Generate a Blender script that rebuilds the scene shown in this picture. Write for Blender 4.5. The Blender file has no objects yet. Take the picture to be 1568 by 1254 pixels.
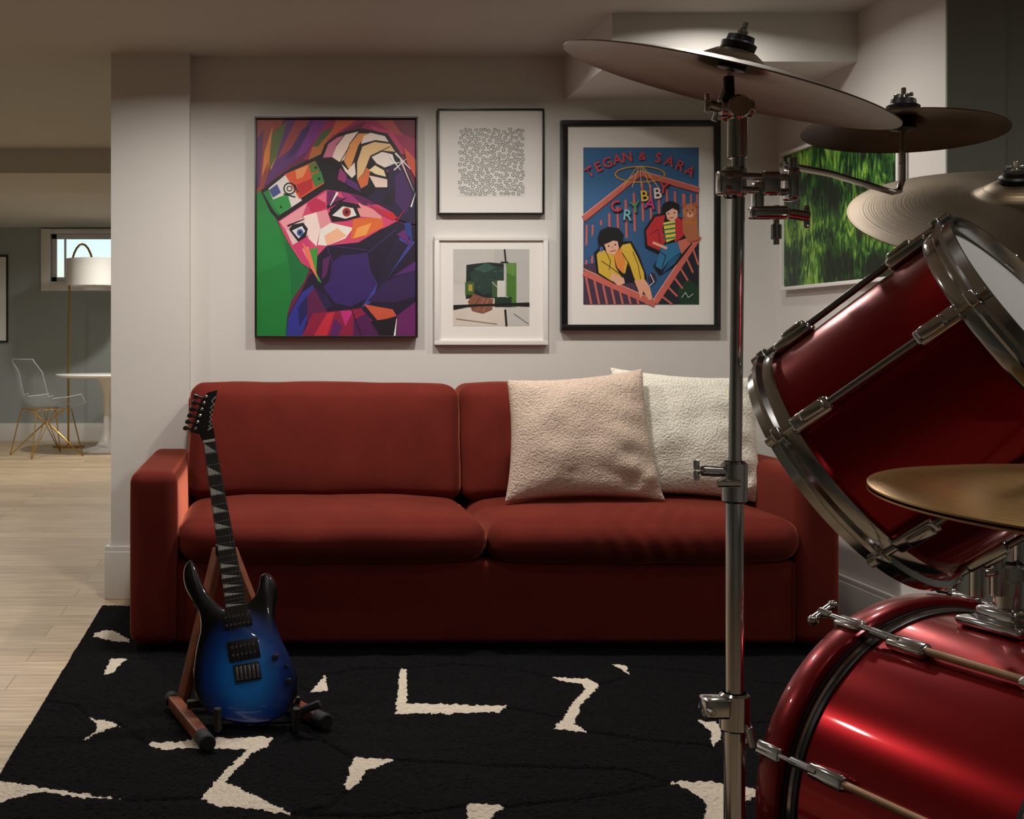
import bpy, bmesh, math, random
from mathutils import Vector, Matrix, noise
random.seed(4)
V=Vector
def lin(c):
    out=[]
    for v in c[:3]:
        v=v/255.0
        out.append(v/12.92 if v<=0.04045 else ((v+0.055)/1.055)**2.4)
    return (out[0],out[1],out[2],1)
MC={}
def mat(name,col,rough=0.5,metal=0.0,coat=0.0,sheen=0.0,bump=0.0,bscale=50,var=0.06,vscale=4,alpha=1.0,sheencol=None,bdist=0.004):
    if name in MC: return MC[name]
    m=bpy.data.materials.new(name); m.use_nodes=True
    nt=m.node_tree; b=nt.nodes['Principled BSDF']
    b.inputs['Roughness'].default_value=rough; b.inputs['Metallic'].default_value=metal
    b.inputs['Coat Weight'].default_value=coat; b.inputs['Coat Roughness'].default_value=0.05
    b.inputs['Sheen Weight'].default_value=sheen; b.inputs['Sheen Roughness'].default_value=0.4
    if sheencol: b.inputs['Sheen Tint'].default_value=lin(sheencol)
    b.inputs['Alpha'].default_value=alpha
    c=lin(col)
    tc=nt.nodes.new('ShaderNodeTexCoord')
    n=nt.nodes.new('ShaderNodeTexNoise'); n.inputs['Scale'].default_value=vscale; n.inputs['Detail'].default_value=4
    nt.links.new(tc.outputs['Object'],n.inputs['Vector'])
    r=nt.nodes.new('ShaderNodeValToRGB')
    r.color_ramp.elements[0].position=0.3; r.color_ramp.elements[1].position=0.7
    r.color_ramp.elements[0].color=(c[0]*(1-var),c[1]*(1-var),c[2]*(1-var),1)
    r.color_ramp.elements[1].color=(min(1,c[0]*(1+var)),min(1,c[1]*(1+var)),min(1,c[2]*(1+var)),1)
    nt.links.new(n.outputs['Fac'],r.inputs['Fac']); nt.links.new(r.outputs['Color'],b.inputs['Base Color'])
    if bump>0:
        n2=nt.nodes.new('ShaderNodeTexNoise'); n2.inputs['Scale'].default_value=bscale; n2.inputs['Detail'].default_value=3
        nt.links.new(tc.outputs['Object'],n2.inputs['Vector'])
        bp=nt.nodes.new('ShaderNodeBump'); bp.inputs['Strength'].default_value=bump; bp.inputs['Distance'].default_value=bdist
        nt.links.new(n2.outputs['Fac'],bp.inputs['Height']); nt.links.new(bp.outputs['Normal'],b.inputs['Normal'])
    MC[name]=m; return m

def frame_of(axis):
    a=V(axis).normalized()
    u=a.cross(V((0,0,1)))
    if u.length<1e-3: u=V((1,0,0))
    u.normalize(); w=a.cross(u).normalized()
    return a,u,w
class MB:
    def __init__(s,name): s.name=name; s.bm=bmesh.new(); s.mats=[]
    def mi(s,m):
        if m not in s.mats: s.mats.append(m)
        return s.mats.index(m)
    def face(s,vs,m):
        try:
            f=s.bm.faces.new(vs); f.material_index=s.mi(m); return f
        except ValueError: return None
    def lathe(s,prof,o,axis,m,seg=32,closed=False):
        a,u,w=frame_of(axis); o=V(o); rings=[]
        for (r,h) in prof:
            if r<1e-6: rings.append([s.bm.verts.new(o+a*h)])
            else: rings.append([s.bm.verts.new(o+a*h+(u*math.cos(2*math.pi*i/seg)+w*math.sin(2*math.pi*i/seg))*r) for i in range(seg)])
        pairs=list(zip(rings,rings[1:]))
        if closed: pairs.append((rings[-1],rings[0]))
        for A,B in pairs:
            for i in range(seg):
                j=(i+1)%seg
                if len(A)==1 and len(B)==1: continue
                if len(A)==1: s.face([A[0],B[i],B[j]],m)
                elif len(B)==1: s.face([A[i],A[j],B[0]],m)
                else: s.face([A[i],A[j],B[j],B[i]],m)
    def tube(s,p0,p1,r0,m,r1=None,seg=16):
        if r1 is None: r1=r0
        p0=V(p0);p1=V(p1);L=(p1-p0).length
        b=min(r0,r1)*0.15
        s.lathe([(0,0),(r0-b,0),(r0,b),(r1,L-b),(r1-b,L),(0,L)],p0,p1-p0,m,seg)
    def path(s,pts,r,m,seg=10):
        pts=[V(p) for p in pts]; rings=[]; u=None
        for i,p in enumerate(pts):
            t=(pts[min(i+1,len(pts)-1)]-pts[max(i-1,0)]).normalized()
            if u is None: _,u,_=frame_of(t)
            u=(u-t*u.dot(t)).normalized(); w=t.cross(u)
            rings.append([s.bm.verts.new(p+(u*math.cos(2*math.pi*k/seg)+w*math.sin(2*math.pi*k/seg))*r) for k in range(seg)])
        for A,B in zip(rings,rings[1:]):
            for i in range(seg):
                j=(i+1)%seg; s.face([A[i],A[j],B[j],B[i]],m)
        s.face(rings[0][::-1],m); s.face(rings[-1],m)
    def sphere(s,c,r,m,sc=(1,1,1),seg=16):
        c=V(c); n=8; prof=[(math.sin(math.pi*i/n)*r,-math.cos(math.pi*i/n)*r) for i in range(n+1)]
        k=len(s.bm.verts); s.lathe(prof,(0,0,0),(0,0,1),m,seg); s.bm.verts.ensure_lookup_table()
        for v in s.bm.verts[k:]: v.co=c+V((v.co.x*sc[0],v.co.y*sc[1],v.co.z*sc[2]))
    def box(s,c,size,m,ax=None,bev=0.0):
        if ax is None: ax=(V((1,0,0)),V((0,1,0)),V((0,0,1)))
        t=bmesh.new(); bmesh.ops.create_cube(t,size=1)
        for v in t.verts: v.co=V((v.co.x*size[0],v.co.y*size[1],v.co.z*size[2]))
        if bev>0: bmesh.ops.bevel(t,geom=t.edges[:]+t.verts[:],offset=bev,segments=3,profile=0.5,affect='EDGES')
        mp={}
        for v in t.verts: mp[v]=s.bm.verts.new(V(c)+ax[0]*v.co.x+ax[1]*v.co.y+ax[2]*v.co.z)
        for f in t.faces: s.face([mp[v] for v in f.verts],m)
        t.free()
    def prism(s,pts,d,m,m2=None):
        A=[s.bm.verts.new(V(p)) for p in pts]; B=[s.bm.verts.new(V(p)+V(d)) for p in pts]
        s.face(A[::-1],m2 or m); s.face(B,m)
        for i in range(len(A)):
            j=(i+1)%len(A); s.face([A[i],A[j],B[j],B[i]],m2 or m)
    def done(s,parent=None,smooth=True,ang=35,recalc=True):
        if recalc: bmesh.ops.recalc_face_normals(s.bm,faces=s.bm.faces[:])
        me=bpy.data.meshes.new(s.name); s.bm.to_mesh(me); s.bm.free()
        for m in s.mats: me.materials.append(m)
        if smooth:
            for p in me.polygons: p.use_smooth=True
            me.set_sharp_from_angle(angle=math.radians(ang))
        ob=bpy.data.objects.new(s.name,me); bpy.context.scene.collection.objects.link(ob)
        if parent: ob.parent=parent
        return ob
def empty(name):
    e=bpy.data.objects.new(name,None); bpy.context.scene.collection.objects.link(e); return e
def sbox(name,x0,x1,y0,y1,z0,z1,m,parent=None,bev=0.0):
    b=MB(name); b.box(((x0+x1)/2,(y0+y1)/2,(z0+z1)/2),(x1-x0,y1-y0,z1-z0),m,bev=bev); return b.done(parent)

# ---------------------------------------------------------------- materials
M_wall=mat('wall_paint',(218,214,208),0.75,bump=0.05,bscale=120,var=0.015)
M_ceil=mat('ceiling_paint',(190,186,178),0.85,var=0.015,bump=0.04,bscale=100)
M_grey=mat('grey_paint',(136,140,136),0.7,var=0.02)
M_far=mat('far_wall_paint',(152,158,155),0.75,var=0.02)
M_trim=mat('trim_paint',(220,217,210),0.45,var=0.01)
M_chrome=mat('chrome',(215,215,218),0.12,1.0,var=0.03)
M_steel=mat('satin_steel',(150,150,152),0.3,1.0,var=0.05)
M_black=mat('black_plastic',(18,18,19),0.4,var=0.1)
M_rubber=mat('rubber',(24,24,25),0.7,var=0.1,bump=0.1)
M_velvet=mat('rust_velvet',(102,33,24),0.95,sheen=1.0,sheencol=(245,138,108),var=0.10,vscale=9,bump=0.12,bscale=400,bdist=0.001)
M_velvet.node_tree.nodes['Principled BSDF'].inputs['Sheen Roughness'].default_value=0.27
M_velvet.node_tree.nodes['Principled BSDF'].inputs['Specular IOR Level'].default_value=0.2
M_boucle_p=mat('oatmeal_boucle',(202,180,162),0.95,sheen=0.05,bump=1.0,bscale=150,var=0.14,vscale=140,bdist=0.007)
M_boucle_w=mat('cream_boucle',(226,221,206),0.95,sheen=0.05,bump=0.9,bscale=130,var=0.06,vscale=120,bdist=0.008)
M_red=mat('candy_red_wrap',(156,1,14),0.25,0.8,coat=0.35,var=0.22,vscale=900,bump=0.0)
M_hoopred=mat('red_hoop_lacquer',(130,3,14),0.3,0.6,coat=0.4,var=0.1,vscale=300)
M_head=mat('drum_head',(205,205,202),0.5,var=0.02)
M_gold=mat('brass_rod',(190,150,80),0.25,1.0,var=0.05)
M_white=mat('white_lacquer',(235,233,228),0.3,var=0.01)
M_tan_reflect=mat('tube_lug_tan_reflection',(176,138,104),0.35,0.3,var=0.12,vscale=30)  # metal lug tubes; the tan is a reflection painted into their colour

def wood_floor():
    m=bpy.data.materials.new('oak_planks'); m.use_nodes=True; nt=m.node_tree; b=nt.nodes['Principled BSDF']
    tc=nt.nodes.new('ShaderNodeTexCoord')
    br=nt.nodes.new('ShaderNodeTexBrick'); br.inputs['Scale'].default_value=1
    br.inputs['Brick Width'].default_value=1.6; br.inputs['Row Height'].default_value=0.17
    br.inputs['Mortar Size'].default_value=0.0015; br.inputs['Mortar Smooth'].default_value=0.3
    br.inputs['Color1'].default_value=lin((210,188,158)); br.inputs['Color2'].default_value=lin((190,167,136)); br.inputs['Mortar'].default_value=lin((130,110,88))
    nt.links.new(tc.outputs['Object'],br.inputs['Vector'])
    mp=nt.nodes.new('ShaderNodeMapping'); mp.inputs['Scale'].default_value=(1.2,16,1); nt.links.new(tc.outputs['Object'],mp.inputs['Vector'])
    n=nt.nodes.new('ShaderNodeTexNoise'); n.inputs['Scale'].default_value=3; n.inputs['Detail'].default_value=8; nt.links.new(mp.outputs['Vector'],n.inputs['Vector'])
    r=nt.nodes.new('ShaderNodeValToRGB'); r.color_ramp.elements[0].color=(0.64,0.59,0.53,1); r.color_ramp.elements[1].color=(1.08,1.08,1.08,1)
    r.color_ramp.elements[0].position=0.3; r.color_ramp.elements[1].position=0.7
    nt.links.new(n.outputs['Fac'],r.inputs['Fac'])
    mx=nt.nodes.new('ShaderNodeMix'); mx.data_type='RGBA'; mx.blend_type='MULTIPLY'; mx.inputs[0].default_value=1
    nt.links.new(br.outputs['Color'],mx.inputs[6]); nt.links.new(r.outputs['Color'],mx.inputs[7]); nt.links.new(mx.outputs[2],b.inputs['Base Color'])
    b.inputs['Roughness'].default_value=0.45
    return m
M_floor=wood_floor()

# ---------------------------------------------------------------- room
H=2.276
sbox('floor',-3.5,4.4,-2.0,13.2,-0.1,0.0,M_floor)
sbox('ceiling',-3.5,4.4,-2.0,13.2,H,H+0.1,M_ceil)
sbox('wall_back',-0.313,2.173,5.15,5.35,0,H,M_wall)
sbox('wall_pillar',-0.641,-0.313,5.07,5.35,0,H,M_wall)
sbox('wall_side',2.173,2.35,3.875,5.35,0,H,M_wall)
sbox('wall_accent',2.35,4.4,3.88,4.03,0,H,M_grey)
sbox('wall_accent_return',2.174,2.36,3.868,3.876,0,H,M_grey)
sbox('wall_right',4.2,4.4,-2.0,3.88,0,H,M_grey)
sbox('wall_rear',-3.5,4.4,-2.0,-1.8,0,H,M_grey)
sbox('wall_left',-3.5,-3.3,-1.8,13.0,0,H,M_far)
sbox('wall_hall',2.35,2.5,5.35,13.0,0,H,M_wall)
sbox('soffit',1.2735,2.173,4.45,5.15,2.099,H,M_wall)
sbox('beam',-3.3,2.35,7.6,8.6,2.122,H,M_ceil)
wx0,wx1,wz0,wz1=-2.28,-1.50,1.70,2.21
sbox('wall_far',-3.3,2.35,12.95,13.1,0,wz0,M_far)
b=MB('wall_far_upper')
b.box(((-3.3+wx0)/2,13.025,(wz0+H)/2),(wx0+3.3,0.15,H-wz0),M_far)
b.box(((2.35+wx1)/2,13.025,(wz0+H)/2),(2.35-wx1,0.15,H-wz0),M_far)
b.box(((wx0+wx1)/2,13.025,(wz1+H)/2),(wx1-wx0,0.15,H-wz1),M_far); b.done()
b=MB('window_1')
for (x0,x1,z0,z1) in ((wx0-0.1,wx0,wz0-0.1,wz1+0.05),(wx1,wx1+0.1,wz0-0.1,wz1+0.05),(wx0,wx1,wz1,wz1+0.05),(wx0,wx1,wz0-0.1,wz0)):
    b.box(((x0+x1)/2,12.935,(z0+z1)/2),(x1-x0,0.035,z1-z0),M_trim,bev=0.004)
for (x0,x1,z0,z1) in ((wx0,wx0+0.05,wz0,wz1),(wx1-0.05,wx1,wz0,wz1),(wx0,wx1,wz0,wz0+0.05),(wx0,wx1,wz1-0.05,wz1)):
    b.box(((x0+x1)/2,13.05,(z0+z1)/2),(x1-x0,0.04,z1-z0),M_trim)
b.box((wx0+0.14,13.05,(wz0+wz1)/2),(0.02,0.03,wz1-wz0),M_trim)
b.done()
def baseb(name,x0,x1,y0,y1,h):
    b=MB(name); b.box(((x0+x1)/2,(y0+y1)/2,h*0.45),(x1-x0,y1-y0,h*0.9),M_trim,bev=0.003)
    tx=0.006; lng=(x1-x0)>(y1-y0)
    b.box(((x0+x1)/2,(y0+y1)/2+(0.004 if lng else 0),h*0.93),((x1-x0)-(0 if lng else tx),(y1-y0)-(tx if lng else 0),h*0.14),M_trim,bev=0.003)
    b.done()
baseb('baseboard_pillar',-0.665,-0.313,5.048,5.07,0.22)
baseb('baseboard_pillar_end',-0.665,-0.641,5.07,5.35,0.22)
baseb('baseboard_back',-0.31,2.173,5.13,5.15,0.2)
baseb('baseboard_side',2.151,2.173,3.875,5.13,0.2)
baseb('baseboard_far',-3.3,2.35,12.93,12.95,0.19)
baseb('baseboard_left',-3.3,-3.28,-1.8,12.93,0.19)

# ---------------------------------------------------------------- rug
RX0,RX1,RY0,RY1=-0.655,2.12,1.0,4.88
MARKS=[
[(-.619,4.43),(-.559,4.46),(-.485,4.33),(-.476,4.28),(-.532,4.30),(-.614,4.36)],
[(-.514,4.065),(-.448,4.065),(-.473,4.0),(-.486,3.88),(-.514,3.87)],
[(-.4995,3.441),(-.466,3.399),(-.403,3.376),(-.430,3.330),(-.487,3.232),(-.458,3.314),(-.4675,3.370)],
[(-.65,2.94),(-.569,2.905),(-.4706,2.873),(-.318,2.815),(-.436,2.840),(-.516,2.860),(-.5736,2.835),(-.65,2.76)],
[(-.310,3.206),(-.183,3.243),(.026,3.270),(.0085,3.180),(-.0336,3.129),(-.0946,2.934),(-.0307,2.857),(.0617,2.735),(-.037,2.765),(-.112,2.775),(-.150,2.830),(-.123,2.921),(-.059,3.129),(-.04,3.165),(-.162,3.175),(-.264,3.160)],
[(.193,3.866),(.192,3.685),(.138,3.678),(.1615,3.755),(.181,3.828)],
[(.440,3.943),(.462,3.943),(.418,3.560),(.5624,3.553),(.7067,3.536),(.674,3.483),(.532,3.466),(.375,3.466)],
[(.2247,3.105),(.3357,3.080),(.2867,3.040),(.2476,3.0),(.2239,2.921),(.194,2.870),(.1943,2.921),(.2199,3.057)],
[(.905,3.850),(1.015,3.820),(1.036,3.755),(.990,3.665),(.925,3.552),(.862,3.380),(.88,3.310),(.8312,3.318),(.789,3.328),(.845,3.429),(.896,3.552),(.980,3.706),(.985,3.765),(.948,3.792)],
[(1.143,3.985),(1.19,3.985),(1.160,3.875),(1.151,3.928)],
[(1.2117,3.403),(1.2636,3.382),(1.2265,3.259),(1.1768,3.190),(1.2168,3.314)],
[(.462,2.787),(.550,2.777),(.506,2.719),(.475,2.60),(.445,2.5),(.44,2.6)],
[(.985,2.937),(1.107,2.921),(1.185,2.866),(1.112,2.809),(1.055,2.701),(1.02,2.60),(.97,2.68),(1.018,2.797),(1.005,2.878)],
[(-.45,2.4),(-.1,2.45),(-.15,2.36),(-.3,2.1),(-.36,2.12),(-.27,2.33)],
[(.1,2.2),(.16,2.2),(.15,1.8),(.4,1.78),(.4,1.72),(.08,1.72)],
[(1.7,3.7),(1.9,3.65),(1.82,3.4),(1.75,3.42),(1.8,3.6)],
[(1.75,3.0),(1.95,2.95),(1.8,2.6),(1.74,2.62),(1.84,2.88)]]
# pile is trimmed along these lines, which join the cream shapes into blocks
GROOVES=[[(.336,3.08),(.46,3.07),(.56,3.05),(.9,3.02),(.985,2.93)],[(.707,3.52),(.83,3.44),(.845,3.43)],[(.462,3.94),(.6,4.0),(.80,3.95),(.905,3.85)],[(1.036,3.755),(1.15,3.85)],[(-.318,2.815),(-.15,2.83)],[(.06,2.735),(.25,2.72),(.462,2.78)],[(.026,3.27),(.10,3.35),(.225,3.10)],[(-.403,3.376),(-.31,3.206)],[(-.448,4.06),(-.2,4.1),(.0,4.0),(.138,3.68)],[(.55,2.777),(.8,2.85),(.985,2.93)],[(.88,3.31),(1.0,3.25),(1.177,3.19)],[(1.177,3.19),(1.15,3.05),(1.107,2.92)],[(1.19,3.985),(1.4,3.9),(1.7,3.7)],[(1.264,3.38),(1.5,3.4),(1.75,3.42)],[(-.655,3.6),(-.55,3.55),(-.4995,3.44)],[(.194,2.87),(.15,2.78),(.06,2.735)],[(.193,3.866),(.3,3.95),(.44,3.94)]]
def inpoly(x,y,P):
    c=False; j=len(P)-1
    for i in range(len(P)):
        if (P[i][1]>y)!=(P[j][1]>y) and x<(P[j][0]-P[i][0])*(y-P[i][1])/(P[j][1]-P[i][1])+P[i][0]: c=not c
        j=i
    return c
def rug():
    m=mat('black_shag',(13,13,15),1.0,bump=1.0,bscale=190,var=0.6,vscale=90,bdist=0.012)
    mw=mat('cream_shag',(226,212,192),0.95,bump=1.0,bscale=190,var=0.10,vscale=90,bdist=0.008)
    m.node_tree.nodes['Principled BSDF'].inputs['Specular IOR Level'].default_value=0.15
    b=MB('area_rug'); nx,ny=700,700; dx_=(RX1-RX0)/nx; dy_=(RY1-RY0)/ny
    cut={}
    for L in GROOVES:
        for p,q in zip(L,L[1:]):
            n=int(math.hypot(q[0]-p[0],q[1]-p[1])/0.004)+1
            for k in range(n):
                x=p[0]+(q[0]-p[0])*k/n; y=p[1]+(q[1]-p[1])*k/n
                ic=int((x-RX0)/dx_); jc=int((y-RY0)/dy_)
                for i in range(ic-4,ic+5):
                    for j in range(jc-3,jc+4):
                        d=math.hypot(RX0+i*dx_-x,RY0+j*dy_-y); w=math.exp(-(d/0.007)**2)
                        if w>cut.get((i,j),0): cut[(i,j)]=w
    g=[]
    bb=[(min(p[0] for p in P)-.02,max(p[0] for p in P)+.02,min(p[1] for p in P)-.02,max(p[1] for p in P)+.02) for P in MARKS]
    for j in range(ny+1):
        row=[]
        for i in range(nx+1):
            x=RX0+dx_*i; y=RY0+dy_*j
            e=min(i,nx-i,j,ny-j)
            z=0.013+0.004*noise.noise(V((x*75,y*75,0)))+0.004*noise.noise(V((x*10,y*16,3)))
            c=cut.get((i,j),0)
            if c: z=z*(1-c)+0.003*c
            if e==0:
                z=0.0; x+=0.005*noise.noise(V((x*30,y*30,1))); y+=0.005*noise.noise(V((x*30,y*30,5)))
            row.append(b.bm.verts.new((x,y,z)))
        g.append(row)
    b.mi(m); b.mi(mw)
    for j in range(ny):
        y=RY0+dy_*(j+.5)
        for i in range(nx):
            x=RX0+dx_*(i+.5); k=0
            for q,P in zip(bb,MARKS):
                if q[0]<x<q[1] and q[2]<y<q[3]:
                    xx=x+0.005*noise.noise(V((x*45,y*45,2))); yy=y+0.009*noise.noise(V((x*45,y*45,7)))
                    if inpoly(xx,yy,P): k=1; break
            f=b.bm.faces.new([g[j][i],g[j][i+1],g[j+1][i+1],g[j+1][i]]); f.material_index=k
    return b.done(ang=80,recalc=False)
rug()

# ---------------------------------------------------------------- soft shapes
def rgrid(h,r,n=10):
    k=6; a=[-h+ r*(i/k) for i in range(k)]
    inner=[-(h-r)+2*(h-r)*i/n for i in range(n+1)]
    return a+inner+[-v for v in a[::-1]]
def soft(name,x0,x1,y0,y1,z0,z1,r,m,puff=(0,0,0),shear=0.0,wr=0.0,parent=None,n=16,post=None):
    hx,hy,hz=(x1-x0)/2,(y1-y0)/2,(z1-z0)/2; c=V(((x0+x1)/2,(y0+y1)/2,(z0+z1)/2))
    bm=bmesh.new(); G=[rgrid(hx,r,n),rgrid(hy,r,n),rgrid(hz,r,n)]; Hh=(hx,hy,hz); cache={}
    def vert(p):
        key=tuple(round(q,6) for q in p)
        if key in cache: return cache[key]
        q=V([max(-(Hh[i]-r),min(Hh[i]-r,p[i])) for i in range(3)]); d=V(p)-q
        if d.length>1e-9: d=d.normalized()*r
        P=q+d; un=[P[i]/Hh[i] for i in range(3)]
        for i in range(3):
            o=[k for k in range(3) if k!=i]
            P[i]+=puff[i]*un[i]*max(0,1-un[o[0]]**4)*max(0,1-un[o[1]]**4)
        P=P+c
        if wr: 
            P+=V((noise.noise(P*7),noise.noise(P*7+V((9,0,0))),noise.noise(P*6+V((0,9,0)))))*wr
        P.y+=shear*(P.z-z0)
        if post: P=post(P)
        v=bm.verts.new(P); cache[key]=v; return v
    for ax in range(3):
        o=[k for k in range(3) if k!=ax]; A=G[o[0]];B=G[o[1]]
        for sgn in (-1,1):
            for i in range(len(A)-1):
                for j in range(len(B)-1):
                    q=[]
                    for (aa,bb) in ((A[i],B[j]),(A[i+1],B[j]),(A[i+1],B[j+1]),(A[i],B[j+1])):
                        p=[0,0,0]; p[ax]=sgn*Hh[ax]; p[o[0]]=aa; p[o[1]]=bb; q.append(vert(p))
                    if len(set(q))==4:
                        try: bm.faces.new(q)
                        except ValueError: pass
    bmesh.ops.recalc_face_normals(bm,faces=bm.faces[:])
    me=bpy.data.meshes.new(name); bm.to_mesh(me); bm.free(); me.materials.append(m)
    for p in me.polygons: p.use_smooth=True
    ob=bpy.data.objects.new(name,me); bpy.context.scene.collection.objects.link(ob)
    if parent: ob.parent=parent
    return ob
sofa=empty('sofa')
soft('arm_1',-0.462,-0.300,4.15,5.06,0.035,0.628,0.04,M_velvet,(0.006,0.004,0.004),parent=sofa)
soft('arm_2',1.825,1.975,4.15,5.06,0.035,0.628,0.04,M_velvet,(0.006,0.004,0.004),parent=sofa)
soft('base',-0.31,1.83,4.172,5.0,0.035,0.318,0.02,M_velvet,(0,0.003,0),parent=sofa)
soft('back_frame',-0.31,1.83,4.93,5.06,0.05,0.86,0.03,M_velvet,(0,0.0,0),parent=sofa)
def crease(P):
    # shallow stitched line along the front top edge of the seat cushion
    if P.y<4.2: P.y+=0.0035*math.exp(-((P.z-0.452)/0.004)**2)
    return P
def seatpost(P):
    if P.x>0.8 and P.z>0.33:
        a=math.exp(-((P.x-1.32)/0.2)**2)
        P.z+=0.0035*math.sin((P.x-0.5*P.y)*85)*a*math.exp(-((P.y-4.22)/0.10)**2)
        P.y+=0.006*math.sin((P.x+0.5*P.z)*85)*a*math.exp(-((P.y-4.12)/0.06)**2)
    return crease(P)
soft('seat_cushion_1',-0.300,0.764,4.135,4.78,0.322,0.462,0.066,M_velvet,(0.004,0.03,0.034),wr=0.004,parent=sofa,n=60,post=crease)
soft('seat_cushion_2',0.768,1.84,4.135,4.78,0.322,0.458,0.066,M_velvet,(0.004,0.03,0.034),wr=0.004,parent=sofa,n=90,post=seatpost)
soft('back_cushion_1',-0.29,0.752,4.62,4.82,0.465,0.908,0.05,M_velvet,(0.004,0.035,0.004),shear=0.18,wr=0.006,parent=sofa,n=24)
soft('back_cushion_2',0.758,1.81,4.62,4.82,0.465,0.908,0.05,M_velvet,(0.004,0.035,0.004),shear=0.18,wr=0.006,parent=sofa,n=24)
b=MB('base_seam')
b.path([(1.815,4.168,0.04),(1.815,4.168,0.31)],0.0025,M_velvet,6)
b.done(sofa)
b=MB('feet')
for x in (-0.42,1.93):
    for y in (4.2,5.0): b.tube((x,y,0.016),(x,y,0.045),0.025,M_black)
b.done(sofa)

def pillow(name,c,w,h,t,m,roll,lean,yaw,seed,taper=0.0,lift=0.0):
    n=60; bm=bmesh.new()
    R=Matrix.Rotation(yaw,4,'Z')@Matrix.Rotation(-lean,4,'X')@Matrix.Rotation(-roll,4,'Y')
    def pt(u,v,s):
        x=u*w/2*(1-0.08*(1-v*v))*(1-taper*v); z=v*h/2*(1-0.08*(1-u*u))+lift*u*max(0,v)
        th=t/2*(max(0,(1-u*u)*(1-v*v)))**0.40
        k=noise.noise(V((u*2.2+seed,v*2.2,s)))*0.014*(1-abs(u)**3)*(1-abs(v)**3)
        f=0.007*math.sin(v*14+u*3+seed)*max(0,u-0.3)*(1-u*u)*3
        f2=0.007*math.sin((u-v)*13)*math.exp(-((u-0.85)**2+(v+0.8)**2)/0.1)
        fine=0.0022*noise.noise(V((x*130,z*130,seed+s)))+0.0012*noise.noise(V((x*260,z*260,seed+s)))
        p=V((x,s*(th+k+f+f2+fine if th>0 else 0),z)); p=R@p; return p+V(c)
    grids={}
    for s in (-1,1):
        for i in range(n+1):
            for j in range(n+1):
                u=math.sin(math.pi/2*(-1+2*i/n)); v=math.sin(math.pi/2*(-1+2*j/n))
                edge=i in(0,n) or j in(0,n)
                if edge and s==1: grids[(s,i,j)]=grids[(-1,i,j)]
                else: grids[(s,i,j)]=bm.verts.new(pt(u,v,s))
        for i in range(n):
            for j in range(n):
                bm.faces.new([grids[(s,i,j)],grids[(s,i+1,j)],grids[(s,i+1,j+1)],grids[(s,i,j+1)]])
    bmesh.ops.recalc_face_normals(bm,faces=bm.faces[:])
    me=bpy.data.meshes.new(name); bm.to_mesh(me); bm.free(); me.materials.append(m)
    for p in me.polygons: p.use_smooth=True
    ob=bpy.data.objects.new(name,me); bpy.context.scene.collection.objects.link(ob); return ob
pillow('throw_pillow',(1.160,4.47,0.722),0.545,0.475,0.18,M_boucle_p,math.radians(0.5),math.radians(16),0,1.3,taper=0.065,lift=0.02)
pillow('throw_pillow',(1.585,4.57,0.722),0.57,0.485,0.16,M_boucle_w,math.radians(-4),math.radians(16),0.03,5.1,taper=0.01)

# ---------------------------------------------------------------- artworks on the back wall
WY=5.15; S=361.2
def amat(c,r=0.5): return mat('paint_%d_%d_%d'%c,c,r,var=0.04,vscale=12)
class Art:
    """Flat artwork; drawing units are 1/361.2 m on the wall plane."""
    def __init__(s,name,y): s.b=MB(name); s.y=y; s.k=0
    def P(s,x,z,dy=0): return V(((x-405)/S,s.y-dy,1.08-(z-520)/S))
    def poly(s,pts,c):
        s.k+=1; dy=0.00006*s.k
        m=c if not isinstance(c,tuple) else amat(c)
        vs=[s.b.bm.verts.new(s.P(x,z,dy)) for x,z in pts]
        f=s.b.face(vs,m)
        if f:
            f.normal_update()
            if f.normal.y>0: f.normal_flip()
    def rect(s,x0,y0,x1,y1,c): s.poly([(x0,y0),(x1,y0),(x1,y1),(x0,y1)],c)
    def ell(s,cx,cy,rx,ry,c,rot=0,n=20):
        s.poly([(cx+rx*math.cos(t)*math.cos(rot)-ry*math.sin(t)*math.sin(rot),cy+rx*math.cos(t)*math.sin(rot)+ry*math.sin(t)*math.cos(rot)) for t in [2*math.pi*i/n for i in range(n)]],c)
    def line(s,x0,y0,x1,y1,w,c,w2=None):
        if w2 is None: w2=w
        d=V((x1-x0,y1-y0)).normalized(); nx,ny=-d.y/2,d.x/2
        s.poly([(x0+nx*w,y0+ny*w),(x1+nx*w2,y1+ny*w2),(x1-nx*w2,y1-ny*w2),(x0-nx*w,y0-ny*w)],c)
    def pl(s,pts,w,c):
        for p,q in zip(pts,pts[1:]): s.line(p[0],p[1],q[0],q[1],w,c)
    def ring(s,cx,cy,r,w,c,ry=None,n=14):
        ry=ry or r; s.k+=1; dy=0.00006*s.k; A=[];B=[]
        for i in range(n):
            t=2*math.pi*i/n
            A.append(s.b.bm.verts.new(s.P(cx+r*math.cos(t),cy+ry*math.sin(t),dy))); B.append(s.b.bm.verts.new(s.P(cx+(r-w)*math.cos(t),cy+(ry-w)*math.sin(t),dy)))
        for i in range(n):
            j=(i+1)%n; s.b.face([A[i],A[j],B[j],B[i]],amat(c))
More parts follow.
